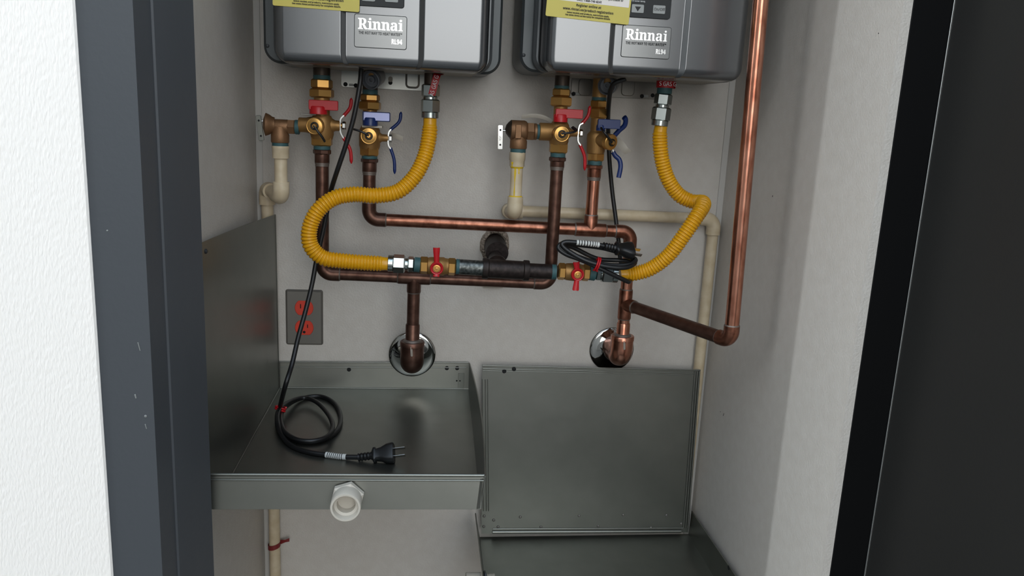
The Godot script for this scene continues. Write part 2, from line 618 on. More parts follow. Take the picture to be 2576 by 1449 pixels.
func room() -> void:
	struct("floor", slab(-20, 20, -0.2, 0, -0.3, 40), M.concrete)
	struct("wall_back", slab(-0.6, 0.9, 0, 2.3, -0.12, 0), M.wall)
	struct("wall_left", slab(-0.45, -0.2995, 0, 2.3, 0, 0.52), M.wall)
	var wr := Geo.new()
	wr.prism(Transform3D(Basis(Vector3.RIGHT, Vector3.BACK, Vector3.DOWN), Vector3(0, 2.3, 0)), PackedVector2Array([Vector2(0.587, -0.1), Vector2(0.587, 0.5235), Vector2(0.60, 0.5235), Vector2(0.60, 0.472), Vector2(0.75, 0.472), Vector2(0.75, -0.1)]), 2.3, 0.0004)
	var wall_r := struct("wall_right", wr, M.wall)
	for c in [[Vector3(0.5868, 1.338, 0.2189), 0.0012, 0.0026], [Vector3(0.5868, 0.9069, 0.1151), 0.0012, 0.0060], [Vector3(0.5868, 0.9061, 0.0984), 0.0014, 0.0012], [Vector3(0.5868, 1.5768, 0.4771), 0.0014, 0.0014]]:
		var sg := Geo.new()
		sg.box(Transform3D(Basis(Vector3.RIGHT, 0.3), c[0]), Vector3(0.0005, c[2], c[1]), 0.0001)
		part(wall_r, "scuff_mark", sg, M.hole)
	struct("ceiling", slab(-0.6, 0.9, 2.18, 2.3, 0, 0.55), M.wall)
	struct("trim_1", slab(-0.2995, -0.288, 0, 2.18, 0, 0.0022, 0.0006), M.trim_strip)
	struct("trim_2", slab(0.575, 0.587, 0, 2.18, 0, 0.0022, 0.0006), M.trim_strip)
	# outer cladding left of the door opening and the steel frame
	struct("wall_outer", slab(-2.2, -0.3525, 0, 2.6, 0.50, 0.6125, 0.002), M.outer_panel)
	struct("wall_above", slab(-2.2, 2.2, 2.14, 2.6, 0.50, 0.6125, 0.002), M.outer_panel)
	struct("wall_outer_001", slab(0.75, 2.2, 0, 2.14, 0.472, 0.6125, 0.002), M.outer_panel)
	var fr := Geo.new()
	var outline := PackedVector2Array([Vector2(-0.3541, 0.5188), Vector2(-0.3541, 0.6098), Vector2(-0.2970, 0.6098), Vector2(-0.2905, 0.5750), Vector2(-0.2882, 0.5738), Vector2(-0.2775, 0.5440), Vector2(-0.2765, 0.5400), Vector2(-0.2654, 0.5054), Vector2(-0.2721, 0.4965), Vector2(-0.3211, 0.4965)])
	# profile drawn in plan (x, z); local z of the prism points up
	fr.prism(Transform3D(Basis(Vector3.RIGHT, Vector3.BACK, Vector3.DOWN), Vector3(0, 2.14, 0)), outline, 2.14, 0.0004)
	var frame := struct("door_frame", fr, M.bronze_paint)
	for c in [[Vector3(-0.3065, 1.0963, 0.6098), 0.0030, 0.0026], [Vector3(-0.3093, 1.1788, 0.6098), 0.0010, 0.0100], [Vector3(-0.3161, 1.1201, 0.6098), 0.0016, 0.0050], [Vector3(-0.3354, 1.3087, 0.6098), 0.0022, 0.0016], [Vector3(-0.3067, 1.0838, 0.6098), 0.0010, 0.0060]]:
		part(frame, "paint_chip", plate(c[0], c[1], c[2], c[1] * 0.45, 0.0003, 0.0001, 0.2), M.bare_edge)
	struct("door_frame_001", slab(0.6002, 0.6545, 0, 2.14, 0.473, 0.525, 0.0006), M.frame_black)
	struct("door_frame_002", slab(-0.354, 0.70, 2.10, 2.14, 0.48, 0.609, 0.001), M.bronze_paint)
	# unseen buildings added across the passage, their gap shaped to light the closet
	struct("added_wall_opposite", slab(-5.0, -0.40, 0, 3.0, 3.2, 3.6, 0.002), M.added_wall_paint)
	struct("added_wall_opposite_001", slab(1.35, 7.0, 0, 3.0, 3.2, 3.6, 0.002), M.added_wall_paint)
	# open door leaf, seen on its inner face
	var d := Node3D.new()
	d.name = "door_1"
	d.position = Vector3(0.66, 0, 0.53)
	add_child(d)
	d.set_meta("kind", "structure")
	part(d, "door_leaf", slab(0.6525, 0.692, 0.02, 2.08, 0.527, 1.42, 0.001), M.door_paint)
	part(d, "door_edge", slab(0.6515, 0.6528, 0.02, 2.08, 0.5262, 0.5272, 0.0003), M.bare_edge, "thin bright edge of the door leaf")  # narrow metallic strip along the edge of the leaf


# ------------------------------------------------------------------ water heaters
func cover_geo(x0: float, y0: float, w: float, y1: float, zb: float, zf: float) -> Geo:
	var g := Geo.new()
	var re := 0.014          # edge rounding
	var rc := 0.02           # corner radius in elevation
	var d1 := 0.097
	var dep := 0.0055
	var xs := []
	for i in 9: xs.append(re * (1.0 - cos(PI / 2 * i / 8.0)))
	for u in [0.04, 0.07, d1 - 0.0012, d1 - 0.0004, d1 + 0.0004, d1 + 0.0012, d1 + 0.0061, d1 + 0.0069, d1 + 0.0077, d1 + 0.0085, 0.13]: xs.append(u)
	var half := xs.duplicate()
	half.reverse()
	xs.append(w * 0.5)
	for u in half: xs.append(w - u)
	var ys := []
	for i in 9: ys.append(re * (1.0 - cos(PI / 2 * i / 8.0)))
	for u in [0.016, 0.02, 0.025, 0.03, 0.05, 0.1]: ys.append(u)
	ys.append(y1 - y0)
	var rows := []
	for yy in ys:
		var ins := 0.0
		if yy < rc:
			ins = rc - sqrt(maxf(rc * rc - (rc - yy) * (rc - yy), 0.0))
		var r := []
		for xx in xs:
			var k: float = ins * (1.0 - 2.0 * xx / w)
			var px: float = x0 + xx + k
			var e: float = minf(minf(xx, w - xx), yy)
			var drop := 0.0
			if e < re:
				drop = re - sqrt(maxf(re * re - (re - e) * (re - e), 0.0))
			var a: float = minf(xx, w - xx)
			var t := clampf((a - d1) / 0.0073, 0.0, 1.0)
			r.append(Vector3(px, y0 + yy, zf - drop - dep * t))
		rows.append(r)
	# smooth normals by central differences
	var id := []
	for i in rows.size():
		var r := []
		for j in rows[0].size():
			var du: Vector3 = rows[mini(i + 1, rows.size() - 1)][j] - rows[maxi(i - 1, 0)][j]
			var dv: Vector3 = rows[i][mini(j + 1, rows[0].size() - 1)] - rows[i][maxi(j - 1, 0)]
			var nn: Vector3 = dv.cross(du)
			r.append(g.pt(rows[i][j], nn if nn.z > 0 else -nn))
		id.append(r)
	for i in rows.size() - 1:
		for j in rows[0].size() - 1:
			g.quad(id[i][j], id[i + 1][j], id[i + 1][j + 1], id[i][j + 1])
	# sides and underside back to the casing
	var edge := []
	for i in range(rows.size() - 1, -1, -1): edge.append(rows[i][0])
	for j in range(1, rows[0].size()): edge.append(rows[0][j])
	for i in range(1, rows.size()): edge.append(rows[i][rows[0].size() - 1])
	var mid := Vector3(x0 + w / 2, y0 + 0.2, zb)
	for i in edge.size() - 1:
		var a: Vector3 = edge[i]
		var b: Vector3 = edge[i + 1]
		if a.distance_to(b) > 1e-5:
			g.face([a, b, Vector3(b.x, b.y, zb), Vector3(a.x, a.y, zb)], (a + b) * 0.5 - Vector3(mid.x, maxf(minf((a.y + b.y) / 2, mid.y), y0 + 0.03), (a.z + b.z) * 0.5))
	return g


func heater(x0: float, y0: float, label: String, sticker_tilt: float, sticker: Array, bright: bool) -> void:
	var w := 0.318
	var o := thing("water_heater", Vector3(x0 + w / 2, y0, 0.0), label, "water heater", "wall-hung water heaters")
	# casing: wide grey back body with rounded lower corners
	var g := Geo.new()
	var poly := PackedVector2Array()
	var bx0 := x0 - 0.032
	var bx1 := x0 + w + 0.029
	var rr := 0.026
	poly.append(Vector2(bx0, 2.06))
	for i in 9:
		var a := PI + PI / 2 * i / 8.0
		poly.append(Vector2(bx0 + rr + cos(a) * rr, y0 + 0.002 + rr + sin(a) * rr))
	for i in 9:
		var a := PI * 1.5 + PI / 2 * i / 8.0
		poly.append(Vector2(bx1 - rr + cos(a) * rr, y0 + 0.002 + rr + sin(a) * rr))
	poly.append(Vector2(bx1, 2.06))
	g.prism(Transform3D(Basis.IDENTITY, Vector3(0, 0, 0.030)), poly, 0.122, 0.004)
	part(o, "casing", g, M.heater_grey)
	# inner box that carries the cover
	var ib := Geo.new()
	ib.prism(Transform3D(Basis.IDENTITY, Vector3(x0 + w / 2, (y0 + 2.054) / 2, 0.148)), rect(w + 0.026, 2.050 - y0, 0.024), 0.026, 0.005)
	part(o, "inner_box", ib, M.heater_mid)
	var gk := Geo.new()
	gk.prism(Transform3D(Basis.IDENTITY, Vector3(x0 + w / 2, (y0 + 2.055) / 2, 0.172)), rect(w + 0.010, 2.053 - y0, 0.022), 0.013, 0.002)
	part(o, "cover_gasket", gk, M.rubber)
	var cv := part(o, "front_cover", cover_geo(x0, y0, w, 2.06, 0.183, 0.24), M.heater_silver)
	part(o, "bottom_plate", slab(x0 + 0.012, x0 + w - 0.012, y0 + 0.0005, y0 + 0.006, 0.05, 0.226, 0.001), M.heater_under)
	part(o, "casing_screw", turned(along(Vector3(bx0 + 0.006, y0 + 0.028, 0.1518), Vector3.BACK), [[0, 0], [0.003, 0], [0.003, 0.001], [0.0018, 0.002], [0, 0.002]], 14), M.dark_plastic)
	# control panel
	var cz := 0.2345
	var cp := part(o, "control_panel", plate(Vector3(x0 + 0.148, y0 + 0.1475, cz), 0.085, 0.12, 0.004, 0.003), M.panel_black)
	for c in [[0.1376, 0.1003, "down"], [0.1716, 0.101, "On/Off"], [0.1376, 0.127, "up"], [0.1716, 0.127, "Priority"]]:
		var bt := part(cp, "button", plate(Vector3(x0 + c[0], y0 + c[1], cz + 0.003), 0.0195, 0.0125, 0.0015, 0.0012), M.button_grey)
		if c[2] == "On/Off":
			letters(cp, "lettering", "On/Off", Vector3(x0 + c[0], y0 + c[1], cz + 0.0044), 0.0040, M.ink)
		elif c[2] == "down":
			var ar := Geo.new()
			ar.prism(Transform3D(Basis.IDENTITY, Vector3(x0 + c[0], y0 + c[1], cz + 0.0042)), PackedVector2Array([Vector2(-0.0048, 0.003), Vector2(0.0048, 0.003), Vector2(0, -0.004)]), 0.0004, 0.0001)
			part(cp, "arrow_mark", ar, M.ink)
	letters(cp, "lettering", "Hot water temp.", Vector3(x0 + 0.1376, y0 + 0.1115, cz + 0.0032), 0.0023, M.print_white)
	# badge
	part(o, "badge_rim", plate(Vector3(x0 + 0.1558, y0 + 0.0519, 0.2335), 0.0787, 0.0487, 0.0035, 0.0014), M.dark_plastic)
	var bd := part(o, "badge", plate(Vector3(x0 + 0.1558, y0 + 0.0519, 0.2335), 0.0775, 0.0475, 0.003, 0.0022), M.badge)
	letters(bd, "lettering", "Rinnai", Vector3(x0 + 0.1552, y0 + 0.0615, 0.2359), 0.0150, M.badge_foil, "Droid Serif", 700, 0.0, 0.96)
	letters(bd, "lettering", "THE HOT WAY TO HEAT WATER™", Vector3(x0 + 0.1556, y0 + 0.0492, 0.2359), 0.0042, M.ink, "Droid Sans", 700, 0.0, 0.735)
	letters(bd, "lettering", "RL94", Vector3(x0 + 0.1800, y0 + 0.0385, 0.2359), 0.0072, M.badge_foil, "Droid Sans", 700, 0.0, 0.72)
	# warranty sticker on the cover
	var sc: Vector3 = sticker[0]
	var stt := part(o, "registration_sticker", plate(sc, sticker[1], 0.10, 0.0025, 0.0009, 0.0002, sticker_tilt), M.sticker_yellow, "yellow paper sticker with small print")
	var B := Basis(Vector3.BACK, sticker_tilt)
	part(stt, "print_band", plate(sc + B * Vector3(0.002, 0.001, 0.0009), sticker[1] * 0.93, 0.052, 0.001, 0.0002, 0.0001, sticker_tilt), M.sticker_band)
	for ln in [["REGISTRATION WITHIN—30 days—of purchase or", -0.0125, 0.0032, 0.011], ["CALL 1-866-746-8241", -0.0183, 0.0032, 0.0], ["Register online at", -0.0262, 0.0036, 0.0], ["www.rinnai.us/product-registration", -0.0325, 0.0036, 0.0], ["Select models and products, restrictions apply.", -0.0378, 0.0019, 0.001], ["See www.rinnai.us/warranty for complete details.", -0.0414, 0.0019, 0.001]]:
		letters(stt, "lettering", ln[0], sc + B * Vector3(ln[3] * 0.4, ln[1] - 0.0033, 0.0013), ln[2], M.ink, "Droid Sans", 700, sticker_tilt, 0.92)


func heaters() -> void:
	heater(-0.2224, 1.512, "left silver wall-hung water heater, above the electrical outlet", -0.018, [Vector3(-0.1598, 1.6405, 0.2402), 0.1256], true)
	heater(0.188, 1.520, "right silver wall-hung water heater, beside the tall shiny copper pipe", -0.045, [Vector3(0.2492, 1.6480, 0.2402), 0.1305], false)


# ------------------------------------------------------------------ copper
func copper_lines() -> void:
	var r := 0.0111
	# hot line: from the left heater down, along the wall, up to the right heater, with a branch down into the wall
	var o := thing("hot_water_pipe", Vector3(-0.169, 1.05, 0.11), "dark brown copper pipe joining the red-handled valves, low run behind the gas pipe", "pipe", "copper pipes under the heaters")
	var hl := Vector3(-0.169, 1.1645, 0.11)
	var hr := Vector3(0.2350, 1.1565, 0.11)
	var tc := Vector3(-0.0098, 1.1614, 0.11)
	adapter(o, -0.169, 0.11, 1.3796, 1.3716, 1.3562, r, M.copper_brown, M.solder)
	pipe(o, Vector3(-0.169, 1.3595, 0.11), hl + Vector3(0, 0.018, 0), r, M.copper_brown)
	elbow(o, Vector3(-0.169, 1.4, 0.11), hl, hr, r, M.copper_brown, M.solder)
	pipe(o, hl + Vector3(0.018, 0, 0), hr - Vector3(0.018, 0, 0), r, M.copper_brown)
	tee(o, tc, hr - hl, Vector3.DOWN, r, M.copper_brown, M.solder)
	elbow(o, hl, hr, Vector3(0.235, 1.4, 0.11), r, M.copper_brown, M.solder)
	adapter(o, 0.2355, 0.11, 1.3834, 1.3758, 1.3655, r, M.copper_brown, M.solder)
	pipe(o, hr + Vector3(0, 0.018, 0), Vector3(0.2355, 1.3669, 0.11), r, M.copper_brown)
	var lb := Vector3(-0.0105, 0.992, 0.075)
	pipe(o, tc, Vector3(-0.0105, 1.02, 0.11), r, M.copper_brown)
	wall_elbow(o, Vector3(-0.0105, 0.0, 0.11), 1.0756, 1.0423, 0.9988, M.copper_brown)
	# cold line
	var c := thing("cold_water_pipe", Vector3(0.386, 1.0, 0.08), "copper pipe joining the two blue-handled valves, sloping run that turns down at right", "pipe", "copper pipes under the heaters")
	var cl := Vector3(-0.0915, 1.2585, 0.08)
	var ct := Vector3(0.309, 1.2518, 0.08)
	var cr := Vector3(0.3855, 1.2505, 0.08)
	adapter(c, -0.0915, 0.08, 1.3656, 1.3588, 1.3422, r, M.copper_brown, M.solder)
	pipe(c, Vector3(-0.0915, 1.345, 0.08), cl + Vector3(0, 0.018, 0), r, M.copper_brown)
	elbow(c, Vector3(-0.0915, 1.4, 0.08), cl, cr, r, M.copper_brown, M.solder)
	pipe(c, cl + Vector3(0.018, 0, 0), cr - Vector3(0.018, 0, 0), r, M.copper_dull)
	tee(c, ct, cr - cl, Vector3.UP, r, M.copper_dull, M.solder)
	adapter(c, 0.309, 0.08, 1.3706, 1.3636, 1.3479, r, M.copper_dull, M.solder)
	pipe(c, ct, Vector3(0.309, 1.3493, 0.08), r, M.copper)
	elbow(c, cl, cr, Vector3(0.3855, 1.0, 0.08), r, M.copper_dull, M.solder)
	var bt := Vector3(0.3855, 1.1133, 0.08)
	pipe(c, cr - Vector3(0, 0.018, 0), Vector3(0.3855, 1.03, 0.08), r, M.copper)
	# branch that comes forward and climbs
	var be := Vector3(0.4976, 1.1133, 0.322)
	var top := Vector3(0.484, 1.6097, 0.322) + Vector3(0.0035, 0, 0)
	top = be + (top - be) * ((2.12 - be.y) / (top.y - be.y))
	tee(c, bt, Vector3.UP, be - bt, r, M.copper_dull, M.solder)
	pipe(c, bt + (be - bt).normalized() * 0.014, be - (be - bt).normalized() * 0.018, r, M.copper_brown)
	elbow(c, bt, be, top, r, M.copper_dull, M.solder, 2.3)
	pipe(c, be + (top - be).normalized() * 0.018, top, r * 1.02, M.copper, "riser_pipe")
	wall_elbow(c, Vector3(0.3855, 0.0, 0.08), 1.0768, 1.0511, 1.0085, M.copper)
	# chromed wall plates
	for e in [[Vector3(-0.0111, 0.9872, 0.0065), "round chrome wall plate behind the left copper elbow, over the shallow pan", "left"], [Vector3(0.3865, 1.0005, 0), "round chrome wall plate behind the right copper elbow, above the tall galvanised panel", "right"]]:
		var g := turned(along(e[0], Vector3.BACK), [[0.0455, 0], [0.0455, 0.0015], [0.0445, 0.003], [0.042, 0.0042], [0.0385, 0.0046], [0.034, 0.0052], [0.026, 0.0072], [0.019, 0.0105], [0.0165, 0.014], [0.0163, 0.016]], 56)
		solo("escutcheon", g, M.chrome, e[1], "wall plate", "chrome wall plates")


# large elbow that turns a vertical pipe into the wall; y of coupling top, coupling bottom and of the wall outlet
func wall_elbow(o: Node3D, p: Vector3, y0: float, y1: float, y2: float, m: Material) -> void:
	var r := 0.0111
	var R := 0.0213
	part(o, "coupling", turned(up_at(p.x, y1 - 0.004, p.z), [[0, 0], [r * 1.3, 0], [r * 1.14, 0.006], [r * 1.14, y0 - y1 + 0.002], [r * 1.08, y0 - y1 + 0.004], [0, y0 - y1 + 0.004]], 28), m)
	var g := Geo.new()
	var a := Vector3(p.x, y1, p.z)
	var b := Vector3(p.x + (0.001 if p.x > 0.1 else 0.0), y2, 0.004)
	var f := fillet(a, Vector3(p.x, y2, p.z), b, 0.02, 12)
	g.tube(f, R, 32)
	g.lathe(up_at(p.x, y1 - 0.008, p.z), [[R, 0], [R * 1.04, 0.0006], [R * 1.04, 0.008], [R * 0.98, 0.0095], [0, 0.0095]], 32)
	var we := part(o, "wall_elbow", g, m)
	part(we, "solder_run", plate(Vector3(p.x - 0.001, y1 - 0.012, p.z + R - 0.0003), 0.0042, 0.019, 0.002, 0.0010, 0.0006, 0.08), M.steel_dull, "pale run of solder")
	part(o, "solder_joint", turned(up_at(p.x, y1 + 0.001, p.z), [[r * 1.1, 0], [r * 1.5, 0], [r * 1.45, 0.001], [r * 1.3, 0.003], [r * 1.1, 0.0045]], 28), M.solder)


# ------------------------------------------------------------------ valves
func stack_nuts(o: Node3D, x: float, z: float, y: Array, w: Array, top: Material) -> void:
	# y: stub top, stub bottom, sealant bottom, adapter-hex bottom, union-nut bottom, neck bottom
	part(o, "inlet_nipple", rod(Vector3(x, y[1] - 0.002, z), Vector3(x, y[0], z), w[0] * 0.5), top)
	part(o, "sealant_band", grip(Vector3(x, y[2] - 0.001, z), Vector3(x, y[1], z), w[0] * 0.5 + 0.0004), M.sealant)
	part(o, "adapter_nut", nut(Vector3(x, y[3], z), Vector3(x, y[2], z), w[1], 0.25), M.brass)
	part(o, "union_nut", nut(Vector3(x, y[4], z), Vector3(x, y[3], z), w[2], 0.4), M.brass)
	part(o, "neck", rod(Vector3(x, y[5], z), Vector3(x, y[4] + 0.001, z), w[0] * 0.47), M.brass_cast)


func drain_cap(o: Node3D, c: Vector3, dir: Vector3, r: float, reach: float, strap: Array) -> void:
	dir = dir.normalized()
	part(o, "drain_port", rod(c - dir * reach, c - dir * 0.004, r * 0.86), M.brass_cast)
	var cap := part(o, "drain_cap", turned(along(c - dir * 0.008, dir), [[0, 0], [r, 0], [r, 0.0085], [r * 0.93, 0.0095], [r * 0.86, 0.0092], [r * 0.8, 0.0096], [r * 0.34, 0.0098], [r * 0.3, 0.0112], [0, 0.0112]], 32), M.brass)
	part(cap, "cap_pin", turned(along(c, dir), [[0, 0], [0.0038, 0], [0.0038, 0.006], [0.0028, 0.0072], [0, 0.0072]], 16), M.brass)
	var g := Geo.new()
	var ring := PackedVector3Array()
	var q := along(c + dir * 0.0035, dir)
	for i in 17:
		ring.append(q * Vector3(cos(TAU * i / 16.0) * 0.0054, 0, sin(TAU * i / 16.0) * 0.0054))
	g.tube(ring, 0.0014, 8, false)
	g.tube(curve(strap, 8), 0.0030, 10, true, 0.6)
	part(cap, "cap_strap", g, M.rubber)


# flag-shaped valve handle facing the front: stem cylinder below a plate
func flag(o: Node3D, x0: float, x1: float, y0: float, y1: float, z: float, bx: float, br: float, by: float, m: Material, foil: Material = null) -> void:
	var g := Geo.new()
	g.prism(Transform3D(Basis.IDENTITY, Vector3((x0 + x1) / 2, (y0 + y1) / 2, z)), rect(x1 - x0, y1 - y0, 0.002), 0.004, 0.0008)
	g.lathe(up_at(bx, by, z - br * 0.35), [[0, 0], [br, 0], [br, y0 + 0.004 - by], [br * 0.9, y0 + 0.006 - by], [0, y0 + 0.006 - by]], 28)
	var h := part(o, "flag_handle", g, m)
	if foil:
		part(h, "foil_face", plate(Vector3((x0 + x1) / 2 + 0.0005, (y0 + y1) / 2, z + 0.004), x1 - x0 - 0.004, y1 - y0 - 0.003, 0.0015, 0.0004, 0.0001), foil)


# bent drain lever seen on edge: bare strap in the middle, dipped ends
func lever(o: Node3D, p: Array, nutc: Vector3, from: Vector3, m: Material) -> void:
	var root := part(o, "drain_lever", strap_geo([p[1], p[2], p[3], p[4]], 0.0045, 0.0011), M.steel_bright, "bare bent steel lever")
	for e in [[p[0], p[1]], [p[5], p[4]]]:
		var a: Vector3 = e[0]
		var b: Vector3 = e[1]
		var kink := a.lerp(b, 0.55) + Vector3((a.x - b.x) * 0.38, 0, 0)
		var g := Geo.new()
		var path := curve([b + (p[2] - p[1] if e[0] == p[0] else p[3] - p[4]) * 0.02, b, kink, a], 8)
		var rad := PackedFloat32Array()
		for i in path.size():
			var t := float(i) / (path.size() - 1)
			rad.append(0.0029 * minf(1.0, sqrt(maxf(1.0 - t, 0.0) * 12.0 + 0.05)) * minf(1.0, 0.75 + t * 3.0))
		g.tube(path, rad, 14)
		part(root, "lever_grip", g, m)
	part(o, "lever_stem", rod(from, nutc, 0.0045), M.brass)
	part(o, "lever_nut", nut(nutc - Vector3(0.001, 0, 0), nutc + Vector3(0.0055, 0, 0), 0.012), M.steel_bright)


func strap_geo(p: Array, hw: float, ht: float) -> Geo:
	var g := Geo.new()
	var rows := []
	for q in curve(p, 6):
		rows.append([q + Vector3(0, 0, -hw), q + Vector3(0, 0, hw)])
	g.sheet(rows, ht * 2)
	return g


func valves() -> void:
	# ---- left hot
	var z := 0.11
	var x := -0.169
	var o := thing("hot_service_valve", Vector3(x, 1.38, z), "brass service valve with red handles under the left water heater", "valve", "red-handled service valves")
	stack_nuts(o, x, z, [1.514, 1.5008, 1.4944, 1.4789, 1.4641, 1.429], [0.028, 0.031, 0.036], M.nipple_dark)
	var cy := 1.4173
	var g := Geo.new()
	g.lathe(up_at(x, 1.3961, z), [[0, 0], [0.0175, 0], [0.0195, 0.008], [0.0198, cy - 1.3961], [0.0185, cy - 1.3961 + 0.010], [0.015, cy - 1.3961 + 0.018], [0, cy - 1.3961 + 0.018]], 32)
	g.lathe(along(Vector3(-0.207, cy + 0.001, z), Vector3.RIGHT), [[0, 0], [0.0118, 0], [0.0122, 0.001], [0.0122, 0.012], [0.0142, 0.02], [0.0142, 0.05], [0, 0.05]], 28)
	g.lathe(along(Vector3(x, cy + 0.002, z), Vector3.RIGHT), [[0, 0], [0.012, 0], [0.012, 0.017], [0.009, 0.022], [0.0085, 0.030], [0, 0.030]], 24)
	part(o, "valve_body", g, M.brass_cast)
	part(o, "lower_nut", nut(Vector3(x, 1.3848, z), Vector3(x, 1.4007, z), 0.0325, 0.5), M.brass)
	part(o, "sealant_band", grip(Vector3(x, 1.3789, z), Vector3(x, 1.3855, z), 0.0142), M.sealant)
	drain_cap(o, Vector3(-0.1762, 1.4182, 0.145), Vector3(-0.08, 0, 1), 0.0142, 0.03, [Vector3(-0.1769, 1.4189, 0.15), Vector3(-0.1709, 1.4102, 0.152), Vector3(-0.1642, 1.4015, 0.15), Vector3(-0.1602, 1.3938, 0.146)])
	flag(o, -0.1876, -0.14, 1.4442, 1.4601, 0.130, -0.1729, 0.0145, 1.4374, M.vinyl_red)
	lever(o, [Vector3(-0.1204, 1.4665, 0.11), Vector3(-0.1322, 1.4373, 0.11), Vector3(-0.1381, 1.4291, 0.11), Vector3(-0.1381, 1.4107, 0.11), Vector3(-0.1328, 1.399, 0.11), Vector3(-0.12, 1.3568, 0.11)], Vector3(-0.1348, 1.4201, 0.11), Vector3(-0.1506, 1.4193, 0.11), M.vinyl_red)
	part(o, "collar_plate", plate(Vector3(-0.1833, 1.4361, 0.1), 0.040, 0.003, 0.001, 0.02), M.stainless)

	# ---- left cold
	z = 0.08
	x = -0.0915
	o = thing("cold_service_valve", Vector3(x, 1.37, z), "brass service valve with blue and lilac handle under the left water heater", "valve", "blue-handled service valves")
	stack_nuts(o, x, z, [1.514, 1.4817, 1.4744, 1.4625, 1.4478, 1.4154], [0.026, 0.0295, 0.0345], M.nipple_dark)
	cy = 1.4025
	g = Geo.new()
	g.lathe(up_at(x, 1.3814, z), [[0, 0], [0.0165, 0], [0.0182, 0.006], [0.0185, 0.021], [0.0175, 0.033], [0.014, 0.040], [0, 0.040]], 32)
	g.lathe(along(Vector3(x, cy - 0.001, z), Vector3.RIGHT), [[0, 0], [0.010, 0], [0.010, 0.017], [0.0065, 0.021], [0.006, 0.032], [0, 0.032]], 24)
	part(o, "valve_body", g, M.brass_cast)
	part(o, "lower_nut", nut(Vector3(x, 1.3698, z), Vector3(x, 1.3862, z), 0.031, 0.5), M.brass)
	part(o, "sealant_band", grip(Vector3(x, 1.365, z), Vector3(x, 1.3704, z), 0.0138), M.sealant)
	drain_cap(o, Vector3(-0.0904, 1.4051, 0.118), Vector3(0, 0, 1), 0.0142, 0.03, [Vector3(-0.0907, 1.4059, 0.124), Vector3(-0.0985, 1.4102, 0.126), Vector3(-0.1085, 1.4137, 0.125), Vector3(-0.1159, 1.4152, 0.122)])
	flag(o, -0.1026, -0.0558, 1.4295, 1.4454, 0.100, -0.0898, 0.0128, 1.4219, M.vinyl_blue, M.foil_lilac)
	lever(o, [Vector3(-0.0383, 1.4475, 0.08), Vector3(-0.0549, 1.417, 0.08), Vector3(-0.0589, 1.4101, 0.08), Vector3(-0.0593, 1.3917, 0.08), Vector3(-0.0551, 1.3836, 0.08), Vector3(-0.0476, 1.3398, 0.08)], Vector3(-0.0581, 1.4013, 0.08), Vector3(-0.0745, 1.4019, 0.08), M.vinyl_blue)
	part(o, "collar_plate", plate(Vector3(-0.0866, 1.4203, 0.075), 0.034, 0.004, 0.001, 0.022), M.tag_white)

	# ---- right hot
	z = 0.11
	x = 0.2358
	o = thing("hot_service_valve", Vector3(x, 1.39, z), "brass service valve with red handles under the right water heater", "valve", "red-handled service valves")
	stack_nuts(o, x, z, [1.522, 1.5039, 1.4992, 1.4859, 1.4692, 1.4341], [0.0255, 0.029, 0.0355], M.nipple_dark)
	cy = 1.4252
	g = Geo.new()
	g.lathe(up_at(x, 1.404, z), [[0, 0], [0.0155, 0], [0.017, 0.006], [0.0175, 0.021], [0.0165, 0.034], [0.0125, 0.040], [0, 0.040]], 32)
	g.lathe(along(Vector3(0.2003, cy, z), Vector3.RIGHT), [[0, 0], [0.0142, 0], [0.0152, 0.001], [0.0152, 0.028], [0.0135, 0.036], [0, 0.036]], 32)
	g.lathe(along(Vector3(x, cy, z), Vector3.RIGHT), [[0, 0], [0.010, 0], [0.010, 0.017], [0.0065, 0.021], [0.006, 0.032], [0, 0.032]], 24)
	part(o, "valve_body", g, M.brass_cast)
	part(o, "lower_nut", nut(Vector3(x, 1.3896, z), Vector3(x, 1.4074, z), 0.030, 0.5), M.brass)
	part(o, "sealant_band", grip(Vector3(x, 1.3827, z), Vector3(x, 1.3903, z), 0.0134), M.sealant)
	drain_cap(o, Vector3(0.2334, 1.4235, 0.15), Vector3(0.05, 0, 1), 0.0138, 0.035, [Vector3(0.2323, 1.4242, 0.156), Vector3(0.2394, 1.4253, 0.158), Vector3(0.2507, 1.427, 0.155), Vector3(0.2585, 1.4304, 0.145), Vector3(0.2539, 1.4353, 0.135)])
	flag(o, 0.2238, 0.2713, 1.45, 1.4652, 0.130, 0.234, 0.0122, 1.443, M.vinyl_red)
	lever(o, [Vector3(0.287, 1.4729, 0.11), Vector3(0.2763, 1.4433, 0.11), Vector3(0.2697, 1.4369, 0.11), Vector3(0.2691, 1.4137, 0.11), Vector3(0.2746, 1.4043, 0.11), Vector3(0.2853, 1.3612, 0.11)], Vector3(0.2718, 1.4254, 0.11), Vector3(0.2592, 1.4249, 0.11), M.vinyl_red)

	# ---- right cold
	z = 0.08
	x = 0.309
	o = thing("cold_service_valve", Vector3(x, 1.38, z), "brass service valve with blue lever, angled drain port under the right water heater", "valve", "blue-handled service valves")
	stack_nuts(o, x, z, [1.522, 1.4886, 1.4838, 1.47, 1.4521, 1.4242], [0.0255, 0.0275, 0.029], M.brass_cast)
	g = Geo.new()
	var yb := 1.3905
	g.lathe(up_at(x, yb, z), [[0, 0], [0.0155, 0], [0.0165, 0.005], [0.017, 0.022], [0.0175, 0.024], [0.0172, 0.033], [0.0125, 0.039], [0, 0.039]], 32)
	part(o, "valve_body", g, M.brass_cast)
	part(o, "lower_nut", nut(Vector3(x, 1.377, z), Vector3(x, 1.3919, z), 0.0285, 0.5), M.brass)
	part(o, "sealant_band", grip(Vector3(x, 1.3699, z), Vector3(x, 1.3777, z), 0.013), M.sealant)
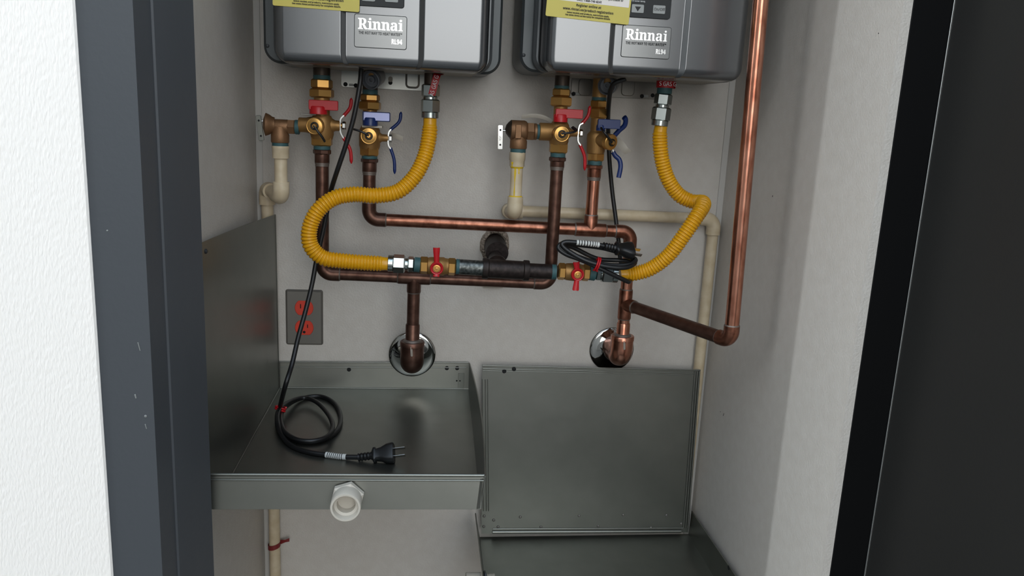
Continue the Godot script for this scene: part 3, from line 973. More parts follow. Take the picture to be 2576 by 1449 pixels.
	drain_cap(o, Vector3(0.3277, 1.4123, 0.115), Vector3(0.55, -0.12, 1), 0.0142, 0.042, [Vector3(0.3277, 1.4125, 0.121), Vector3(0.3198, 1.4212, 0.125), Vector3(0.3121, 1.429, 0.125), Vector3(0.3082, 1.436, 0.115)])
	flag(o, 0.3047, 0.3453, 1.4351, 1.4515, 0.100, 0.3116, 0.008, 1.4311, M.vinyl_blue)
	var lv := part(o, "drain_lever", strap_geo([Vector3(0.3417, 1.4258, 0.085), Vector3(0.3373, 1.4172, 0.085), Vector3(0.3369, 1.4031, 0.085), Vector3(0.3405, 1.3934, 0.085)], 0.0045, 0.0011), M.steel_bright)
	for pp in [[Vector3(0.3411, 1.4243, 0.085), Vector3(0.3477, 1.4331, 0.088), Vector3(0.3554, 1.4418, 0.092), Vector3(0.3558, 1.4516, 0.096), Vector3(0.3521, 1.4562, 0.098)], [Vector3(0.3397, 1.3948, 0.085), Vector3(0.3444, 1.388, 0.086), Vector3(0.3517, 1.3813, 0.088), Vector3(0.3544, 1.3688, 0.09), Vector3(0.3517, 1.3497, 0.092)]]:
		g = Geo.new()
		g.tube(curve(pp, 8), 0.0054, 14, true, 0.8)
		part(lv, "lever_grip", g, M.vinyl_blue)

	# ---- pressure relief valves
	relief(false)
	relief(true)


func relief(right: bool) -> void:
	var z := 0.11
	var x := 0.1652 if right else -0.238
	var o := thing("relief_valve", Vector3(x, 1.37, z), "bronze pressure relief valve left of the red valve, under the right heater" if right else "flared bronze pressure relief valve at the left wall corner", "relief valve", "bronze relief valves")
	var cy := 1.4255 if right else 1.4141
	var yb := 1.3942 if right else 1.3872
	var g := Geo.new()
	# outlet barrel
	g.lathe(up_at(x, yb, z), [[0, 0], [0.0142, 0], [0.0150, 0.0015], [0.0150, 0.013], [0.0138, 0.016], [0.0140, cy - yb], [0, cy - yb]], 28)
	# cross barrel along x
	var rb := 0.0172 if right else 0.0118
	var xl := 0.1502 if right else -0.2498
	g.lathe(along(Vector3(xl, cy, z), Vector3.RIGHT), [[0, 0], [rb * 0.94, 0], [rb, 0.0015], [rb, 0.024], [rb * 0.9, 0.028], [0.011, 0.030], [0.011, x - xl + 0.022], [0, x - xl + 0.022]], 28)
	part(o, "valve_body", g, M.bronze_cast)
	if right:
		part(o, "maker_plate", plate(Vector3(0.1623, 1.4237, 0.1255), 0.0105, 0.024, 0.0006, 0.0025, 0.0008), M.bronze_cast)
		part(o, "side_nut", nut(Vector3(0.1773, cy - 0.001, z), Vector3(0.1919, cy - 0.001, z), 0.0285, 0.52), M.bronze_cast)
		part(o, "collar", rod(Vector3(0.1912, cy - 0.001, z), Vector3(0.196, cy - 0.001, z), 0.0142), M.bronze_cast)
		part(o, "sealant_band", grip(Vector3(0.1953, cy - 0.001, z), Vector3(0.2016, cy - 0.001, z), 0.0128), M.sealant)
		part(o, "bonnet", turned(along(Vector3(xl + 0.001, cy + 0.001, z), Vector3.LEFT), [[0, 0], [0.0165, 0], [0.0150, 0.0015], [0.0125, 0.0045], [0.0075, 0.0085], [0, 0.0105]], 32), M.nipple_dark)
	else:
		part(o, "side_nut", nut(Vector3(-0.2265, cy, z), Vector3(-0.2122, cy, z), 0.0225, 0.52), M.bronze_cast)
		part(o, "sealant_band", grip(Vector3(-0.2128, cy, z), Vector3(-0.2063, cy, z), 0.0122), M.sealant)
		part(o, "bonnet", turned(along(Vector3(-0.2466, cy + 0.002, z), Vector3(-1, 0.02, 0.12)), [[0, 0], [0.0125, 0], [0.0135, 0.004], [0.0165, 0.008], [0.0185, 0.013], [0.019, 0.0145], [0.017, 0.0155], [0.008, 0.0185], [0, 0.019]], 36), M.bronze_cast)
	part(o, "sealant_band", grip(Vector3(x, yb - 0.0065, z), Vector3(x, yb + 0.001, z), 0.0136), M.sealant)
	# flat test lever with a hole at each end
	var lc := Vector3(0.1329, 1.4126, 0.112) if right else Vector3(-0.2702, 1.4101, 0.112)
	var lt := 0.03 if right else 0.12
	var lg := plate(lc, 0.0088, 0.0415, 0.002, 0.0016, 0.0004, lt)
	var lp := part(o, "test_lever", lg, M.steel_bright if right else M.galvanised)
	for s in [0.0122, -0.0130]:
		var c: Vector3 = lc + Basis(Vector3.BACK, lt) * Vector3(0, s, 0.0016)
		part(lp, "lever_hole", turned(along(c, Vector3.BACK), [[0, 0], [0.0017, 0], [0.0017, 0.0002], [0, 0.0003]], 14), M.hole)
	if right:
		letters(lp, "lettering", "TEST", lc + Vector3(0, -0.002, 0.0018), 0.003, M.ink, "Droid Sans", 400, lt + PI / 2)
	part(o, "lever_pin", rod(lc + Vector3(-0.003, 0.0115, -0.0005), Vector3(xl - (0.004 if right else 0.01), lc.y + 0.0115, z), 0.0016), M.steel_bright)


# ------------------------------------------------------------------ gas
func hose(o: Node3D, pts: Array, plain_a: float, plain_b: float) -> void:
	var p := even(curve(pts, 24), 0.0006)
	var l := (p.size() - 1) * 0.0006
	var rad := PackedFloat32Array()
	for i in p.size():
		var s := i * 0.0006
		var env := smoothstep(plain_a, plain_a + 0.012, s) * smoothstep(plain_b, plain_b + 0.012, l - s)
		var k := absf(cos(PI * s / 0.0053))
		rad.append(lerpf(0.0112, 0.0106 + 0.0029 * pow(k, 0.55), env))
	var g := Geo.new()
	g.tube(p, rad, 24)
	part(o, "corrugated_tube", g, M.hose_yellow)


func flare(o: Node3D, a: Vector3, dir: Vector3, hex_l: float, hex_w: float, ring_l: float, nut_l: float, nut_w: float, col_l: float) -> void:
	# from the threaded side towards the hose: small hex, ring, flare nut, collar
	dir = dir.normalized()
	part(o, "flare_fitting", nut(a, a + dir * hex_l, hex_w, 0.3), M.zinc)
	part(o, "fitting_ring", rod(a + dir * (hex_l - 0.001), a + dir * (hex_l + ring_l + 0.001), hex_w * 0.44), M.zinc)
	part(o, "flare_nut", nut(a + dir * (hex_l + ring_l), a + dir * (hex_l + ring_l + nut_l), nut_w, 0.3), M.zinc)
	var e := a + dir * (hex_l + ring_l + nut_l - 0.001)
	part(o, "nut_collar", rod(e, e + dir * (col_l + 0.001), nut_w * 0.51), M.zinc)


func gas_cock(o: Node3D, c: Vector3, dir: Vector3, ends: Array, hand: Array, bmat: Material) -> void:
	# ends: offsets along dir of hex a (start, end), body end, hex b (start, end)
	dir = dir.normalized()
	part(o, "end_nut", nut(c + dir * ends[0], c + dir * ends[1], 0.0265, 0.02), M.brass)
	var l: float = ends[3] - ends[1]
	part(o, "valve_body", turned(along(c + dir * ends[1], dir), [[0, -0.001], [0.0138, -0.001], [0.0150, 0.003], [0.0158, l * 0.45], [0.0158, l * 0.8], [0.0145, l * 0.85], [0.0138, l + 0.001], [0, l + 0.001]], 28), M.brass_cast)
	part(o, "end_nut", nut(c + dir * ends[3], c + dir * ends[4], 0.0265, 0.02), M.brass)
	part(o, "valve_stem", rod(c, c + Vector3(0, 0, 0.0185), 0.008), M.brass)
	var hz := c.z + 0.018
	var g := Geo.new()
	g.lathe(along(Vector3(c.x, c.y, hz), Vector3.BACK), [[0.0045, 0], [0.0105, 0], [0.0112, 0.001], [0.0112, 0.006], [0.0100, 0.0072], [0.0085, 0.0068], [0.0075, 0.0048], [0.0045, 0.0045]], 32)
	for h in hand:
		var e: Vector3 = h
		var a := Vector3(c.x, c.y, hz + 0.003)
		var d := e - a
		d.z = 0
		var side := Vector3(-d.y, d.x, 0).normalized()
		var rows := []
		for t in [0.0, 0.45, 0.7, 0.95, 1.0]:
			var w: float = [0.0032, 0.0038, 0.0044, 0.0048, 0.0040][[0.0, 0.45, 0.7, 0.95, 1.0].find(t)]
			var q := a + d * lerpf(0.009 / d.length(), 1.0, t) + Vector3(0, 0, 0.002 * t)
			rows.append([q - side * w, q - side * w * 0.9 + Vector3(0, 0, 0.002), q + Vector3(0, 0, 0.0028), q + side * w * 0.9 + Vector3(0, 0, 0.002), q + side * w])
		g.sheet(rows, 0.0022)
	var hd := part(o, "tee_handle", g, M.vinyl_red)
	part(hd, "handle_screw", turned(along(Vector3(c.x, c.y, hz + 0.0045), Vector3.BACK), [[0, 0], [0.0058, 0], [0.0062, 0.0008], [0.0062, 0.0022], [0.0048, 0.0024], [0.0046, 0.001], [0.0030, 0.001], [0.0028, 0.0034], [0, 0.0036]], 24), M.brass)


func gas_line() -> void:
	# hoses
	var o := thing("gas_hose", Vector3(0.011, 1.4374, 0.12), "yellow corrugated gas hose curling left under the left water heater", "gas hose", "yellow corrugated gas hoses")
	part(o, "inlet_nipple", rod(Vector3(0.0118, 1.4935, 0.12), Vector3(0.0118, 1.514, 0.12), 0.0115), M.nipple_dark)
	flare(o, Vector3(0.0114, 1.4948, 0.12), Vector3.DOWN, 0.021, 0.0275, 0.0035, 0.0225, 0.0285, 0.0085)
	hose(o, [Vector3(0.0116, 1.4407, 0.12), Vector3(0.0109, 1.411, 0.124), Vector3(0.0037, 1.3745, 0.132), Vector3(-0.0129, 1.341, 0.14), Vector3(-0.0402, 1.3159, 0.147), Vector3(-0.0763, 1.3084, 0.152), Vector3(-0.1119, 1.3096, 0.157), Vector3(-0.1437, 1.3025, 0.163), Vector3(-0.1689, 1.2819, 0.168), Vector3(-0.1824, 1.252, 0.17), Vector3(-0.1806, 1.2234, 0.17), Vector3(-0.1617, 1.2032, 0.167), Vector3(-0.1308, 1.1977, 0.162), Vector3(-0.0915, 1.1944, 0.157), Vector3(-0.0501, 1.193, 0.155)], 0.010, 0.008)
	var gd := Vector3(0.3983, -0.0104, 0).normalized()
	var gb := Vector3(0.0283, 1.1916, 0.155)
	var sm := Vector3(-0.0097, 1.1931, 0.155)
	flare(o, sm, -gd, 0.0115, 0.0235, 0.004, 0.0215, 0.0275, 0.0075)

	o = thing("gas_hose", Vector3(0.4147, 1.4491, 0.12), "yellow corrugated gas hose looping right under the right water heater", "gas hose", "yellow corrugated gas hoses")
	part(o, "inlet_nipple", rod(Vector3(0.4145, 1.4991, 0.12), Vector3(0.4145, 1.522, 0.12), 0.0130), M.sealant)
	flare(o, Vector3(0.414, 1.4991, 0.12), Vector3(-0.06, -1, 0), 0.0195, 0.0265, 0.0035, 0.0235, 0.0285, 0.0085)
	var ge := Vector3(0.3067, 1.1849, 0.155)
	hose(o, [Vector3(0.4136, 1.4463, 0.12), Vector3(0.4133, 1.4251, 0.12), Vector3(0.4202, 1.3874, 0.12), Vector3(0.4351, 1.3516, 0.12), Vector3(0.4569, 1.3257, 0.121), Vector3(0.4812, 1.315, 0.126), Vector3(0.4932, 1.3158, 0.142), Vector3(0.4866, 1.3113, 0.166), Vector3(0.4727, 1.2943, 0.178), Vector3(0.4519, 1.259, 0.178), Vector3(0.4313, 1.2244, 0.172), Vector3(0.4061, 1.1994, 0.163), Vector3(0.3799, 1.1882, 0.157), Vector3(0.3518, 1.185, 0.155)], 0.008, 0.007)
	flare(o, ge, gd, 0.0100, 0.0225, 0.001, 0.0205, 0.0275, 0.0085)

	# red GAS tapes
	tape_label(Vector3(0.0215, 1.5107, 0.139), Vector3(0.0132, 1.4771, 0.1385), 0.0118, "AS GAS G", "red GAS tape hanging aslant on the left gas fitting", "left")
	wrap_label()

	# manifold: iron tee with nipples and the stub into the wall
	var m := thing("gas_manifold", Vector3(0.1328, 1.1887, 0.155), "dark iron gas tee and nipples between the two red gas cocks, stubbed into the wall", "gas pipe")
	var n0 := Vector3(0.0658, 1.1912, 0.155)
	var n1 := Vector3(0.1092, 1.1895, 0.155)
	part(m, "galvanised_nipple", rod(n0, n1, 0.0133), M.galv_nipple, "mottled galvanised pipe nipple")
	part(m, "sealant_band", grip(n0 - gd * 0.004, n0 + gd * 0.0015, 0.0136), M.sealant)
	var t0 := Vector3(0.1078, 1.1895, 0.155)
	var t1 := Vector3(0.1885, 1.1873, 0.155)
	var tl := t0.distance_to(t1)
	var g := Geo.new()
	g.lathe(along(t0, t1 - t0), [[0, 0], [0.0178, 0], [0.0182, 0.0015], [0.0182, 0.009], [0.0162, 0.0105], [0.0162, tl - 0.0105], [0.0182, tl - 0.009], [0.0182, tl - 0.0015], [0.0178, tl], [0, tl]], 32)
	var hc := Vector3(0.1415, 1.2065, 0.0)
	var br := Vector3(0.1341, 1.1887, 0.155)
	var bl := br.distance_to(hc)
	g.lathe(along(br, hc + Vector3(0, -0.012, 0) - br), [[0.0162, 0], [0.0155, 0.02], [0.0182, 0.0235], [0.0182, 0.034], [0.017, 0.036], [0.0134, 0.036], [0.0134, bl * 0.7], [0, bl * 0.7]], 32)
	part(m, "iron_tee", g, M.black_iron)
	part(m, "wall_nipple", rod(hc + Vector3(0, -0.006, 0.06), hc + Vector3(0, 0.002, -0.01), 0.021), M.black_iron)
	var n2 := Vector3(0.2307, 1.1862, 0.155)
	part(m, "iron_nipple", rod(t1 - gd * 0.004, n2, 0.0133), M.black_iron)
	part(m, "sealant_band", grip(n2 - gd * 0.003, n2 + gd * 0.0055, 0.0136), M.sealant)

	# gas cocks
	var c := thing("gas_valve", gb, "small brass gas cock with upright red handle, left of the iron tee", "valve", "gas cocks on the manifold")
	gas_cock(c, gb, gd, [-0.0285, -0.0140, 0.0, 0.0190, 0.0330], [Vector3(0.027, 1.2275, 0.175), Vector3(0.028, 1.1783, 0.175)], M.brass)
	part(c, "sealant_band", grip(sm, gb - gd * 0.028, 0.0132), M.sealant)
	var gr := Vector3(0.271, 1.1869, 0.155)
	c = thing("gas_valve", gr, "small brass gas cock with red handle pointing down, right of the iron tee", "valve", "gas cocks on the manifold")
	gas_cock(c, gr, gd, [-0.0310, -0.0180, 0.0, 0.0125, 0.0255], [Vector3(0.2671, 1.2093, 0.175), Vector3(0.269, 1.1595, 0.175)], M.brass)
	part(c, "sealant_band", grip(gr + gd * 0.025, ge, 0.0130), M.sealant)

	# rough sealant collar where the gas stub enters the wall, and a dab lower down
	var cg := Geo.new()
	var rng := RandomNumberGenerator.new()
	rng.seed = 7
	var rows := []
	for i in 30:
		var a := TAU * i / 29.0
		var j := rng.randf_range(-0.0022, 0.0022) if i > 0 and i < 29 else 0.0
		var dirv := Vector3(cos(a) * 0.92, sin(a) * 1.12, 0)
		rows.append([hc + dirv * (0.0300 + j) + Vector3(0, 0, 0.0005), hc + dirv * (0.0290 + j) + Vector3(0, 0, 0.006 + j), hc + dirv * 0.026 + Vector3(0, 0, 0.011 - j), hc + dirv * (0.0225 + j * 0.6) + Vector3(0, 0, 0.012 + j), hc + dirv * 0.020 + Vector3(0, 0, 0.002)])
	cg.sheet(rows, 0.001)
	solo("sealant_collar", cg, M.caulk, "rough grey-brown sealant collar round the gas stub in the wall", "sealant")
	var dg := Geo.new()
	var dp := Vector3(0.1408, 1.1285, 0)
	var drows := []
	for i in 9:
		var r := []
		for k in 9:
			var u := i / 4.0 - 1.0
			var w := k / 4.0 - 1.0
			var e := maxf(0.0, 1.0 - u * u * u * u) * maxf(0.0, 1.0 - w * w * w * w)
			r.append(dp + Vector3(u * 0.020, w * 0.0065, 0.0005 + 0.007 * sqrt(e) + rng.randf_range(0, 0.0012)))
		drows.append(r)
	dg.sheet(drows, 0.0006)
	solo("foam_dab", dg, M.tag_white, "pale dab of filler on the wall just under the iron gas tee", "filler")


func tape_label(a: Vector3, b: Vector3, w: float, s: String, label: String, _side: String) -> void:
	var o := thing("gas_label", b, label, "label", "red gas labels")
	var d := (b - a).normalized()
	var side := d.cross(Vector3.BACK).normalized()
	var rows := []
	for i in 9:
		var t := i / 8.0
		var q := a.lerp(b, t) + Vector3(0, 0, 0.002 * sin(t * 3.0))
		rows.append([q - side * w * 0.5, q + side * w * 0.5])
	# the tape comes from behind the nipple
	rows.push_front([a - side * w * 0.5 + Vector3(0.006, 0.003, -0.018), a + side * w * 0.5 + Vector3(0.006, 0.003, -0.018)])
	var g := Geo.new()
	g.sheet(rows, 0.0005)
	var t := part(o, "tape", g, M.label_red)
	letters(t, "lettering", s, a.lerp(b, 0.55) + Vector3(0, 0, 0.0027), 0.0064, M.print_white, "Droid Sans", 400, atan2(-d.y, -d.x), 0.95)


func wrap_label() -> void:
	var c := Vector3(0.4148, 1.5151, 0.12)
	var o := thing("gas_label", c, "red GAS tape wrapped flat round the right gas inlet", "label", "red gas labels")
	var g := Geo.new()
	var rows := []
	for i in 13:
		var a := deg_to_rad(200.0 - 220.0 * i / 12.0)
		var q := c + Vector3(cos(a), 0, sin(a)) * 0.0148
		rows.append([q + Vector3(0, -0.0062, 0), q + Vector3(0, 0.0062, 0)])
	# flat free end
	rows.append([c + Vector3(0.0175, -0.0066, 0.003), c + Vector3(0.0182, 0.0058, 0.003)])
	g.sheet(rows, 0.0006)
	var t := part(o, "tape", g, M.label_red)
	letters(t, "lettering", "S GAS G", c + Vector3(0.0, 0, 0.0155), 0.0068, M.print_white, "Droid Sans", 400, 0.0, 0.92)


# ------------------------------------------------------------------ PVC drains
func drains() -> void:
	var r := 0.0107
	# left
	var o := thing("drain_pipe", Vector3(-0.265, 0.4, 0.03), "cream plastic drain pipe elbowed into the left rear corner, behind the tall side panel", "pipe", "cream plastic drain pipes")
	var x := -0.2375
	var ys := 1.3819
	part(o, "threaded_adapter", turned(up_at(x, 1.3614, 0.11), [[0, 0], [0.0135, 0], [0.0138, 0.001], [0.0138, ys - 1.3614 - 0.006], [0.0145, ys - 1.3614 - 0.005], [0.0145, ys - 1.3614], [0, ys - 1.3614]], 28), M.pvc_cream)
	var e := Vector3(x, 1.2956, 0.11)
	pipe(o, Vector3(x, 1.3627, 0.11), e + Vector3(0, 0.016, 0), r, M.pvc_cream)
	var e2 := Vector3(-0.278, e.y + 0.004, 0.02)
	var g := Geo.new()
	g.tube(fillet(e + Vector3(0, 0.026, 0), e, e + (e2 - e).normalized() * 0.03, 0.013), 0.0138, 28)
	part(o, "elbow", g, M.pvc_cream)
	pipe(o, e.move_toward(e2, 0.016), e2.move_toward(e, 0.016), r, M.pvc_cream)
	g = Geo.new()
	g.tube(fillet(e2 + (e - e2).normalized() * 0.028, e2, e2 + Vector3(0, -0.028, 0), 0.012), 0.0142, 28)
	part(o, "elbow", g, M.pvc_cream)
	pipe(o, e2 - Vector3(0, 0.016, 0), Vector3(-0.2768, 0.95, 0.014), r, M.pvc_cream)
	pipe(o, Vector3(-0.2768, 0.98, 0.014), Vector3(-0.2775, 0.0, 0.014), r, M.pvc_cream)
	# red tie on the lower pipe
	g = Geo.new()
	var tc := Vector3(-0.278, 0.5866, 0.014)
	var ring := []
	for i in 13:
		var a := deg_to_rad(210.0 - 240.0 * i / 12.0)
		ring.append([tc + Vector3(cos(a) * 0.0118, -0.006 + 0.003 * cos(a), sin(a) * 0.0118), tc + Vector3(cos(a) * 0.0118, 0.004 + 0.003 * cos(a), sin(a) * 0.0118)])
	ring.append([tc + Vector3(0.022, 0.006, 0.002), tc + Vector3(0.022, 0.0115, 0.002)])
	ring.append([tc + Vector3(0.030, 0.007, 0.001), tc + Vector3(0.030, 0.0145, 0.001)])
	g.sheet(ring, 0.0008)
	solo("pipe_tie", g, M.tie_red, "red tape tie round the cream pipe below the shallow pan", "tie")
	# right
	o = thing("drain_pipe", Vector3(0.568, 0.6, 0.02), "cream plastic drain pipe running along the back wall to the right corner and down", "pipe", "cream plastic drain pipes")
	x = 0.1645
	ys = 1.3881
	var yl := 1.3634
	var pr := [[0, 0], [0.0128, 0], [0.0131, 0.001], [0.0131, 0.010], [0.0142, 0.0112], [0.0142, ys - yl], [0, ys - yl]]
	part(o, "threaded_adapter", turned(up_at(x, yl, 0.11), pr, 8), M.pvc_cream)
	e = Vector3(x, 1.2839, 0.11)
	pipe(o, Vector3(x, yl + 0.003, 0.11), e + Vector3(0, 0.016, 0), r, M.pvc_cream)
	part(o, "primer_ring", turned(up_at(x, yl - 0.003, 0.11), [[r, 0], [r * 1.06, 0.0005], [r * 1.12, 0.003], [r, 0.0035]], 24), M.primer_stain, "yellow primer smeared on the pipe")
	part(o, "primer_ring", turned(up_at(x, e.y + 0.0265, 0.11), [[r, 0], [r * 1.15, 0], [r * 1.06, 0.002], [r, 0.0025]], 24), M.primer_stain)
	var dr := Geo.new()
	for q in [[-0.35, 0.0115, yl - 0.002, yl - 0.052], [0.25, 0.0035, yl - 0.002, yl - 0.012], [-0.8, 0.006, yl + 0.008, yl - 0.001]]:
		var rows := []
		for i in 7:
			var t := i / 6.0
			var yy := lerpf(q[2], q[3], t)
			var w: float = 0.13 * (1.0 - 0.6 * t) + 0.05 * sin(t * 9.0)
			var rr: float = r + 0.0003 if q[2] < yl else 0.0134
			rows.append([Vector3(x + sin(q[0] - w) * rr, yy, 0.11 + cos(q[0] - w) * rr), Vector3(x + sin(q[0] + w) * rr, yy, 0.11 + cos(q[0] + w) * rr)])
		dr.sheet(rows, 0.0004)
	part(o, "primer_drip", dr, M.primer_stain)
	e2 = Vector3(0.1623, 1.2745, 0.016)
	g = Geo.new()
	g.tube(fillet(e + Vector3(0, 0.027, 0), e, e + (e2 - e).normalized() * 0.03, 0.013), 0.0138, 28)
	part(o, "elbow", g, M.pvc_cream)
	pipe(o, e.move_toward(e2, 0.016), e2.move_toward(e, 0.016), r, M.pvc_cream)
	var e3 := Vector3(0.5675, 1.2715, 0.0145)
	g = Geo.new()
	g.tube(fillet(e2 + (e - e2).normalized() * 0.030, e2, e2 + Vector3(0.028, 0, 0), 0.012), 0.0142, 28)
	part(o, "elbow", g, M.pvc_cream)
	pipe(o, e2 + Vector3(0.016, 0, 0), e3 - Vector3(0.018, 0, 0), r, M.pvc_cream)
	elbow(o, e2, e3, Vector3(0.5675, 1.0, 0.0145), r * 1.13, M.pvc_cream, null, 2.5)
	pipe(o, e3 - Vector3(0, 0.018, 0), Vector3(0.566, 0.62, 0.0125), r, M.pvc_cream)


# ------------------------------------------------------------------ pans
func hem(o: Node3D, a: Vector3, b: Vector3, r: float, called := "rolled_hem") -> void:
	part(o, called, rod(a, b, r, 0.0004, 12), M.galvanised)


func pans() -> void:
	var th := 0.0011
	var fl := 0.916
	var o := thing("drain_pan", Vector3(-0.08, fl, 0.25), "shallow galvanised drain pan holding a coiled black cord, with a tall panel on its left", "drain pan", "galvanised drain pans")
	var bl := Vector3(-0.2640, fl, 0.008)
	var br := Vector3(0.1015, fl, 0.008)
	var frr := Vector3(0.0915, fl, 0.4955)
	var fll := Vector3(-0.2690, fl, 0.488)
	var up := Vector3(0, 0.0475, 0)
	var g := Geo.new()
	g.sheet([[bl, fll], [br, frr]], th)
	part(o, "pan_floor", g, M.galvanised)
	# rear upstand with hem
	g = Geo.new()
	g.sheet([[bl, bl + Vector3(0, 0.002, -0.001), bl + Vector3(0, 0.051, -0.004)], [br, br + Vector3(0, 0.002, -0.001), br + Vector3(0, 0.054, -0.004)]], th)
	var rr := part(o, "rear_flange", g, M.galvanised)
	hem(rr, bl + Vector3(0, 0.0515, -0.003), br + Vector3(-0.001, 0.0545, -0.003), 0.0015)
	hem(rr, bl + Vector3(0.002, 0.0415, -0.0022), br + Vector3(-0.006, 0.0440, -0.0022), 0.0010, "pressed_bead")
	hem(rr, bl + Vector3(0.002, 0.001, 0.0002), br + Vector3(-0.010, 0.001, 0.0002), 0.0012, "pressed_bead")
	for hx in [Vector3(-0.1323, 0.9533, 0.005), Vector3(0.0571, 0.9586, 0.005), Vector3(0.0774, 0.9589, 0.005)]:
		part(rr, "screw_hole", turned(along(hx, Vector3.BACK), [[0, 0], [0.0042, 0], [0.0042, 0.0004], [0.0036, 0.0007], [0, 0.0007]], 18), M.hole)
	part(rr, "corner_tab", plate(Vector3(0.086, 0.9339, 0.0065), 0.012, 0.030, 0.001, 0.0012, 0.0003), M.galvanised)
	for hx in [Vector3(0.0773, 0.9334, 0.0075), Vector3(0.0836, 0.9334, 0.0075)]:
		part(rr, "rivet", turned(along(hx, Vector3.BACK), [[0, 0], [0.0016, 0], [0.001, 0.0008], [0, 0.001]], 12), M.hole)
	# right flange, bulging outwards
	var rows := []
	for i in 13:
		var t := i / 12.0
		var b := br.lerp(frr, t)
		var bow := sin(t * PI) * 0.0075
		var top := b + Vector3(bow + 0.004 * t, 0.0535 - 0.005 * t, 0)
		rows.append([b, b.lerp(top, 0.4) + Vector3(bow * 0.1, 0, 0), b.lerp(top, 0.75), top])
	g = Geo.new()
	g.sheet(rows, th)
	var rf := part(o, "side_flange", g, M.galvanised)
	g = Geo.new()
	var tp := PackedVector3Array()
	for q in rows: tp.append(q[3])
	g.tube(tp, 0.0013, 10)
	part(rf, "rolled_hem", g, M.galvanised)
	# front lip
	g = Geo.new()
	var fl0 := fll + Vector3(-0.010, 0, 0)
	g.sheet([[fl0, fl0 + up * 0.5 + Vector3(0, 0, -0.003), fl0 + up + Vector3(0, 0, -0.006)], [frr, frr + up * 0.5 + Vector3(0, 0, -0.003), frr + up + Vector3(0.004, 0, -0.006)]], th)
	var lip := part(o, "front_lip", g, M.galvanised)
	hem(lip, fl0 + up + Vector3(0, 0, -0.0055), frr + up + Vector3(0.004, 0, -0.0055), 0.0022)
	hem(lip, fl0 + up + Vector3(0, -0.0068, -0.0035), frr + up + Vector3(0.003, -0.0068, -0.0035), 0.0012, "pressed_bead")
	g = Geo.new()
	g.sheet([[frr + Vector3(-0.006, 0.001, 0.0012), frr + up * 0.9 + Vector3(-0.002, 0, -0.004)], [frr + Vector3(0.0015, 0.001, -0.001), frr + up * 0.92 + Vector3(0.0045, 0, -0.0065)]], th)
	part(lip, "corner_tab", g, M.galvanised)
	# tall panel leaning on the left wall
	rows = []
	for i in 9:
		var r := []
		for k in 9:
			var u := i / 8.0
			var w := k / 8.0
			var lo := Vector3(-0.2640, fl, 0.016).lerp(Vector3(-0.2690, fl, 0.484), u)
			var hi := Vector3(-0.2650, 1.2533, 0.018).lerp(Vector3(-0.2975, 1.2640, 0.470), u)
			r.append(lo.lerp(hi, w) + Vector3(-0.005 * sin(u * PI) * w, 0, 0))
		rows.append(r)
	g = Geo.new()
	g.sheet(rows, th)
	var sp := part(o, "side_panel", g, M.galvanised)
	hem(sp, rows[0][0], rows[0][8], 0.0016)
	hem(sp, rows[0][0] + Vector3(0.0012, 0.001, 0), rows[8][0] + Vector3(0.0012, 0.001, 0), 0.0014)
	part(sp, "screw", turned(along(Vector3(-0.2845, 1.2545, 0.42), Vector3(1, 0, 0.1)), [[0, -0.001], [0.0035, 0], [0.0035, 0.0015], [0.002, 0.003], [0, 0.003]], 14), M.dark_plastic)
	# outlet through the front lip
	var oc := Vector3(-0.0905, 0.9345, 0.493)
	var f := thing("drain_fitting", oc, "white plastic drain fitting open towards the front, through the shallow pan's front lip", "fitting", "white drain fittings")
	part(f, "flange_nut", nut(oc - Vector3(0, 0, 0.003), oc + Vector3(0, 0, 0.009), 0.040, 0.3), M.pvc_white)
	var L := Vector3(-0.0904, 0.9345, 0.5239).z - oc.z
	part(f, "socket", turned(along(oc, Vector3.BACK), [[0, 0.006], [0.0195, 0.006], [0.0198, 0.0075], [0.0202, L - 0.001], [0.0195, L], [0.0170, L], [0.0165, L - 0.0015], [0.0160, 0.022], [0.0125, 0.021], [0.0122, 0.004], [0, 0.004]], 40), M.pvc_white)
	part(f, "locknut", nut(oc - Vector3(0, 0, 0.012), oc - Vector3(0, 0, 0.005), 0.038, 0.1), M.pvc_white)

	# deep pan with the tall rear panel
	fl = 0.608
	o = thing("drain_pan", Vector3(0.35, fl, 0.3), "galvanised drain pan low at right with a tall riveted panel against the back wall", "drain pan", "galvanised drain pans")
	bl = Vector3(0.1330, fl, 0.034)
	br = Vector3(0.5735, fl, 0.034)
	frr = Vector3(0.566, fl, 0.50)
	fll = Vector3(0.1285, fl, 0.50)
	g = Geo.new()
	g.sheet([[bl, fll], [br, frr]], th)
	part(o, "pan_floor", g, M.galvanised)
	g = Geo.new()
	var p00 := Vector3(0.1365, 0.6163, 0.034)
	var p10 := Vector3(0.572, 0.6125, 0.034)
	var p01 := Vector3(0.1245, 0.9733, 0.03)
	var p11 := Vector3(0.5645, 0.9683, 0.03)
	rows = []
	for i in 9:
		var r := []
		for k in 7:
			var u := i / 8.0
			var w := k / 6.0
			r.append(p00.lerp(p10, u).lerp(p01.lerp(p11, u), w) + Vector3(0, 0, 0.001 * sin(u * PI) * sin(w * PI)))
		rows.append(r)
	g.sheet(rows, th)
	var bp := part(o, "rear_panel", g, M.galvanised)
	var fw := Vector3(0, 0, 0.0012)
	hem(bp, p01 + fw * 0.5, p11 + fw * 0.5, 0.0014)
	hem(bp, p01 + Vector3(0.001, -0.0065, 0.0008), p11 + Vector3(-0.012, -0.0065, 0.0008), 0.0012, "pressed_bead")
	hem(bp, p01 + Vector3(0.001, -0.0105, 0.0008), p11 + Vector3(-0.012, -0.0105, 0.0008), 0.0008, "pressed_bead")
